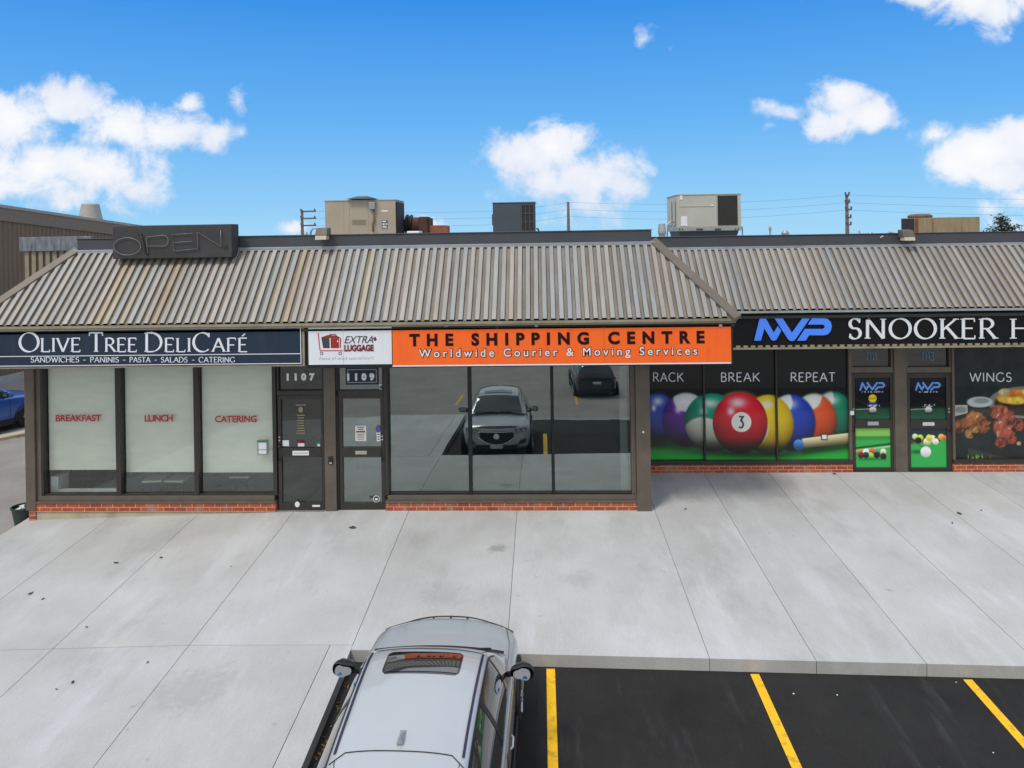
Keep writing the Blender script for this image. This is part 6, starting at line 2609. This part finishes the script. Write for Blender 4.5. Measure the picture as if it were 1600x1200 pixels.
    # wheels
    for wx in (-1, 1):
        for wy in (1.36, -1.28):
            mb = MB()
            mb.lathe((wx * .80 - (.11 if wx < 0 else .0) - .0, wy, .325), [(.20, 0), (.30, 0), (.325, .03), (.325, .11 + .05), (.30, .19), (.20, .19)] if False else [(.20, -.06), (.30, -.06), (.325, -.03), (.325, .09), (.30, .115), (.215, .115)], 28, axis='x')
            wv = mb.build('wheel', M['rubber'], t, smooth=False)
            mb = MB()
            xo = wx * .80 - (.11 if wx < 0 else 0) + (.118 if wx > 0 else -.062)
            for k in range(5):
                a = 2 * math.pi * k / 5 + .3
                ca, sa = math.cos(a), math.sin(a)
                for da in (-.16, .16):
                    cb, sb_ = math.cos(a + da), math.sin(a + da)
                    mb.tube([(xo, wy + .03 * ca, .325 + .03 * sa), (xo, wy + .20 * cb, .325 + .20 * sb_)], .018, 5)
            mb.lathe((xo - .012, wy, .325), [(.055, 0), (.06, .01), (.05, .024)], 14, axis='x')
            mb.build('rim', M['rim'], wv)
            # arch lip
            mb = MB()
            arcp = [(wx * .885, wy + .385 * math.cos(rad(a)), .33 + .385 * math.sin(rad(a))) for a in lin(-12, 192, 24)]
            mb.tube(arcp, .022, 6)
            vs2 = [(wx * .872, wy + .37 * math.cos(rad(a)), .33 + .37 * math.sin(rad(a))) for a in lin(-12, 192, 24)]
            mb.add(vs2, [tuple(range(len(vs2)))])
            mb.build('wheel_arch', M['black'], t, smooth=True)
    # sill cladding and door seams
    for s in (1, -1):
        mb = MB()
        mb.box(s * .875 if s > 0 else -.90, .90 if s > 0 else -.875, -.85, .93, .22, .36)
        mb.build('sill_cladding', M['black'], t, bevel=.01)
        mb = MB()
        for y in (.82, -.32, -1.12):
            mb.tube([(s * .873, y, .40), (s * .882, y, .62), (s * .868, y + .01, .90)], .004, 4)
        mb.build('door_seam', M['black'], t)
        for y in (-.14, -.98):
            mb = MB()
            mb.tube([(s * .885, y, .80), (s * .905, y + .03, .805), (s * .905, y + .15, .81), (s * .885, y + .18, .81)], .012, 6)
            mb.build('door_handle', paint, t, smooth=True)
    # front: grille, lamps, plate
    def front_strip(poly_top, poly_bot, xs2, off):
        lo2 = [Vector((x, y_front(x) + off, poly_bot(x))) for x in xs2]
        hi2 = [Vector((x, y_front(x) + off - .02, poly_top(x))) for x in xs2]
        mb2 = MB()
        k = len(xs2)
        mb2.add(lo2 + hi2, [(i + 1, i, k + i, k + i + 1) for i in range(k - 1)])
        return mb2
    g = front_strip(lambda x: .70, lambda x: .40 + .17 * (abs(x) / .44) ** 2.2, lin(-.44, .44, 16), .055)
    gr_ = g.build('grille', M['black'], t)
    mb = MB()
    mb.tube([Vector((x, y_front(x) + .062, .385 + .175 * (abs(x) / .46) ** 2.2)) for x in lin(-.46, .46, 18)], .012, 6)
    mb.tube([Vector((x, y_front(x) + .050, .712)) for x in lin(-.5, .5, 18)], .010, 6)
    mb.build('grille_trim', M['chrome'], gr_, smooth=True)
    mb = MB()
    yb_ = y_front(0) + .066
    mb.lathe((0, yb_ - .012, .60), [(.074, 0), (.08, .006), (.066, .014)], 20, axis='y')
    mb.build('emblem', M['chrome'], gr_)
    for s in (1, -1):
        g = front_strip(lambda x: .79 - .01 * abs(x), lambda x: .685 + .05 * (abs(x) - .45), [s * v for v in lin(.46, .80, 8)] if s < 0 else lin(.46, .80, 8), .04)
        if s < 0:
            pass
        hl = g.build('headlight', M['lamp_glass'], t, smooth=True)
        mb = MB()
        for x in (.56, .68):
            c = Vector((s * x, y_front(x) + .028, .735))
            mb.lathe(tuple(c - Vector((0, .01, 0))), [(.03, 0), (.034, .006), (.02, .012)], 12, axis='y')
        mb.build('headlight_lens', M['chrome'], hl)
        g = front_strip(lambda x: .44 + .3 * (abs(x) - .60), lambda x: .37 + .1 * (abs(x) - .60), [s * v for v in lin(.58, .76, 5)], .045)
        g.build('fog_lamp', M['black'], t)
    g = front_strip(lambda x: .36, lambda x: .25, lin(-.55, .55, 14), .020)
    g.build('lower_intake', M['black'], t)
    mb = MB()
    mb.box(-.155, .155, 2.185, 2.195, .285, .385)
    mb.build('number_plate', M['paper_white'], t)
    # rear: lamps, plate
    for s in (1, -1):
        mb = MB()
        mb.hexa([(s * .50 if s > 0 else -.80, -2.10, .86), (s * .80 if s > 0 else -.50, -2.06, .86), (.80 if s > 0 else -.50, -1.9, .86), (.5 if s > 0 else -.80, -1.9, .86)],
                [(.52 if s > 0 else -.78, -2.08, .97), (.78 if s > 0 else -.52, -2.03, .97), (.78 if s > 0 else -.52, -1.9, .97), (.52 if s > 0 else -.78, -1.9, .97)])
        mb.build('tail_lamp', M['tail_red'], t, bevel=.01)
    mb = MB()
    mb.box(-.16, .16, -2.135, -2.125, .66, .76)
    mb.build('number_plate', M['paper_white'], t)
    mb = MB()
    mb.box(-.78, .78, -2.12, -1.9, .30, .48)
    mb.build('rear_bumper', M['black'], t, bevel=.02)
    if full:
        # seats seen through the glass
        pass
    return t


def car_glass(name, alpha_dark, refl):
    return glass_mat(name, refl, (alpha_dark,) * 3, (.95, .97, 1.0))


def shiny(name, base, rough=.03, metal=0.0, coat=1.0):
    return pmat(name, base, rough, metal, var=.02, coat=coat)


M['navy_strip'] = pmat('dark navy roof strip', srgb((34, 34, 62)), .35)
M['sunroof_frame'] = shiny('black sunroof surround', (.012, .012, .013), .12)
M['car_glass_shiny'] = shiny('tinted sunroof glass', (.015, .017, .018), .01)
bs = M['car_glass_shiny'].node_tree.nodes['Principled BSDF']
bs.inputs['Specular IOR Level'].default_value = 1.0
bs.inputs['Coat IOR'].default_value = 1.9
M['car_glass'] = shiny('dark car glass', (.03, .033, .034), .02)
M['mirror'] = pmat('mirror glass', (.62, .66, .70), .02, 1.0, var=.01)
M['blue_dot'] = pmat('blue tinted spot mirror', srgb((66, 128, 190)), .1, .3)
M['deflector'] = pmat('smoked brown deflector', srgb((58, 44, 44)), .2, coat=.6)
M['chrome'] = pmat('chrome', (.8, .8, .8), .12, 1.0, var=.02)
M['rim'] = pmat('alloy rim', (.42, .43, .44), .3, .8, var=.05)
M['lamp_glass'] = shiny('headlamp glass', (.22, .23, .25), .05)
M['tail_red'] = shiny('red lamp glass', (.30, .012, .012), .1)
M['paint_pale'] = car_paint('pale silver grey paint', (.45, .475, .485), .1, .3)
M['paint_blue'] = car_paint('deep blue paint', srgb((30, 88, 168)), .1, .3)
M['paint_black'] = car_paint('black paint', (.014, .015, .017), .1, .25)

cx, cy = -1.31, 7.66
ca = make_car('parked_car', 'pale silver grey hatchback with sunroof and black roof strips nosed up to the pavement kerb', M['paint_pale'], (cx, cy, zg(cx, cy) - .166), rad(-1.0), M['car_glass'])
ca.scale = (1.05, 1.03, 1.0)
ca.rotation_euler = (math.atan(SLOPE), 0, rad(-1.2))
bx, by = 2.15, -2.9
cb_ = make_car('parked_car', 'black car mirrored in the dark shop windows of 1109, parked behind the bay', M['paint_black'], (bx, by, zg(bx, by) - .17), rad(178), M['car_glass'], full=False)
rzb = rad(-18)
wpos = G(35, 670, -.17)
fx = wpos.x - (.83 * math.cos(rzb) - 1.36 * math.sin(rzb))
fy = wpos.y - (.83 * math.sin(rzb) + 1.36 * math.cos(rzb))
cc_ = make_car('parked_car', 'bright blue car parked by the warehouse wall behind the cafe corner', M['paint_blue'], (fx, fy, zlane), rzb, M['car_glass'], full=False)
cc_.scale = (1.1, 1.08, 1.14)
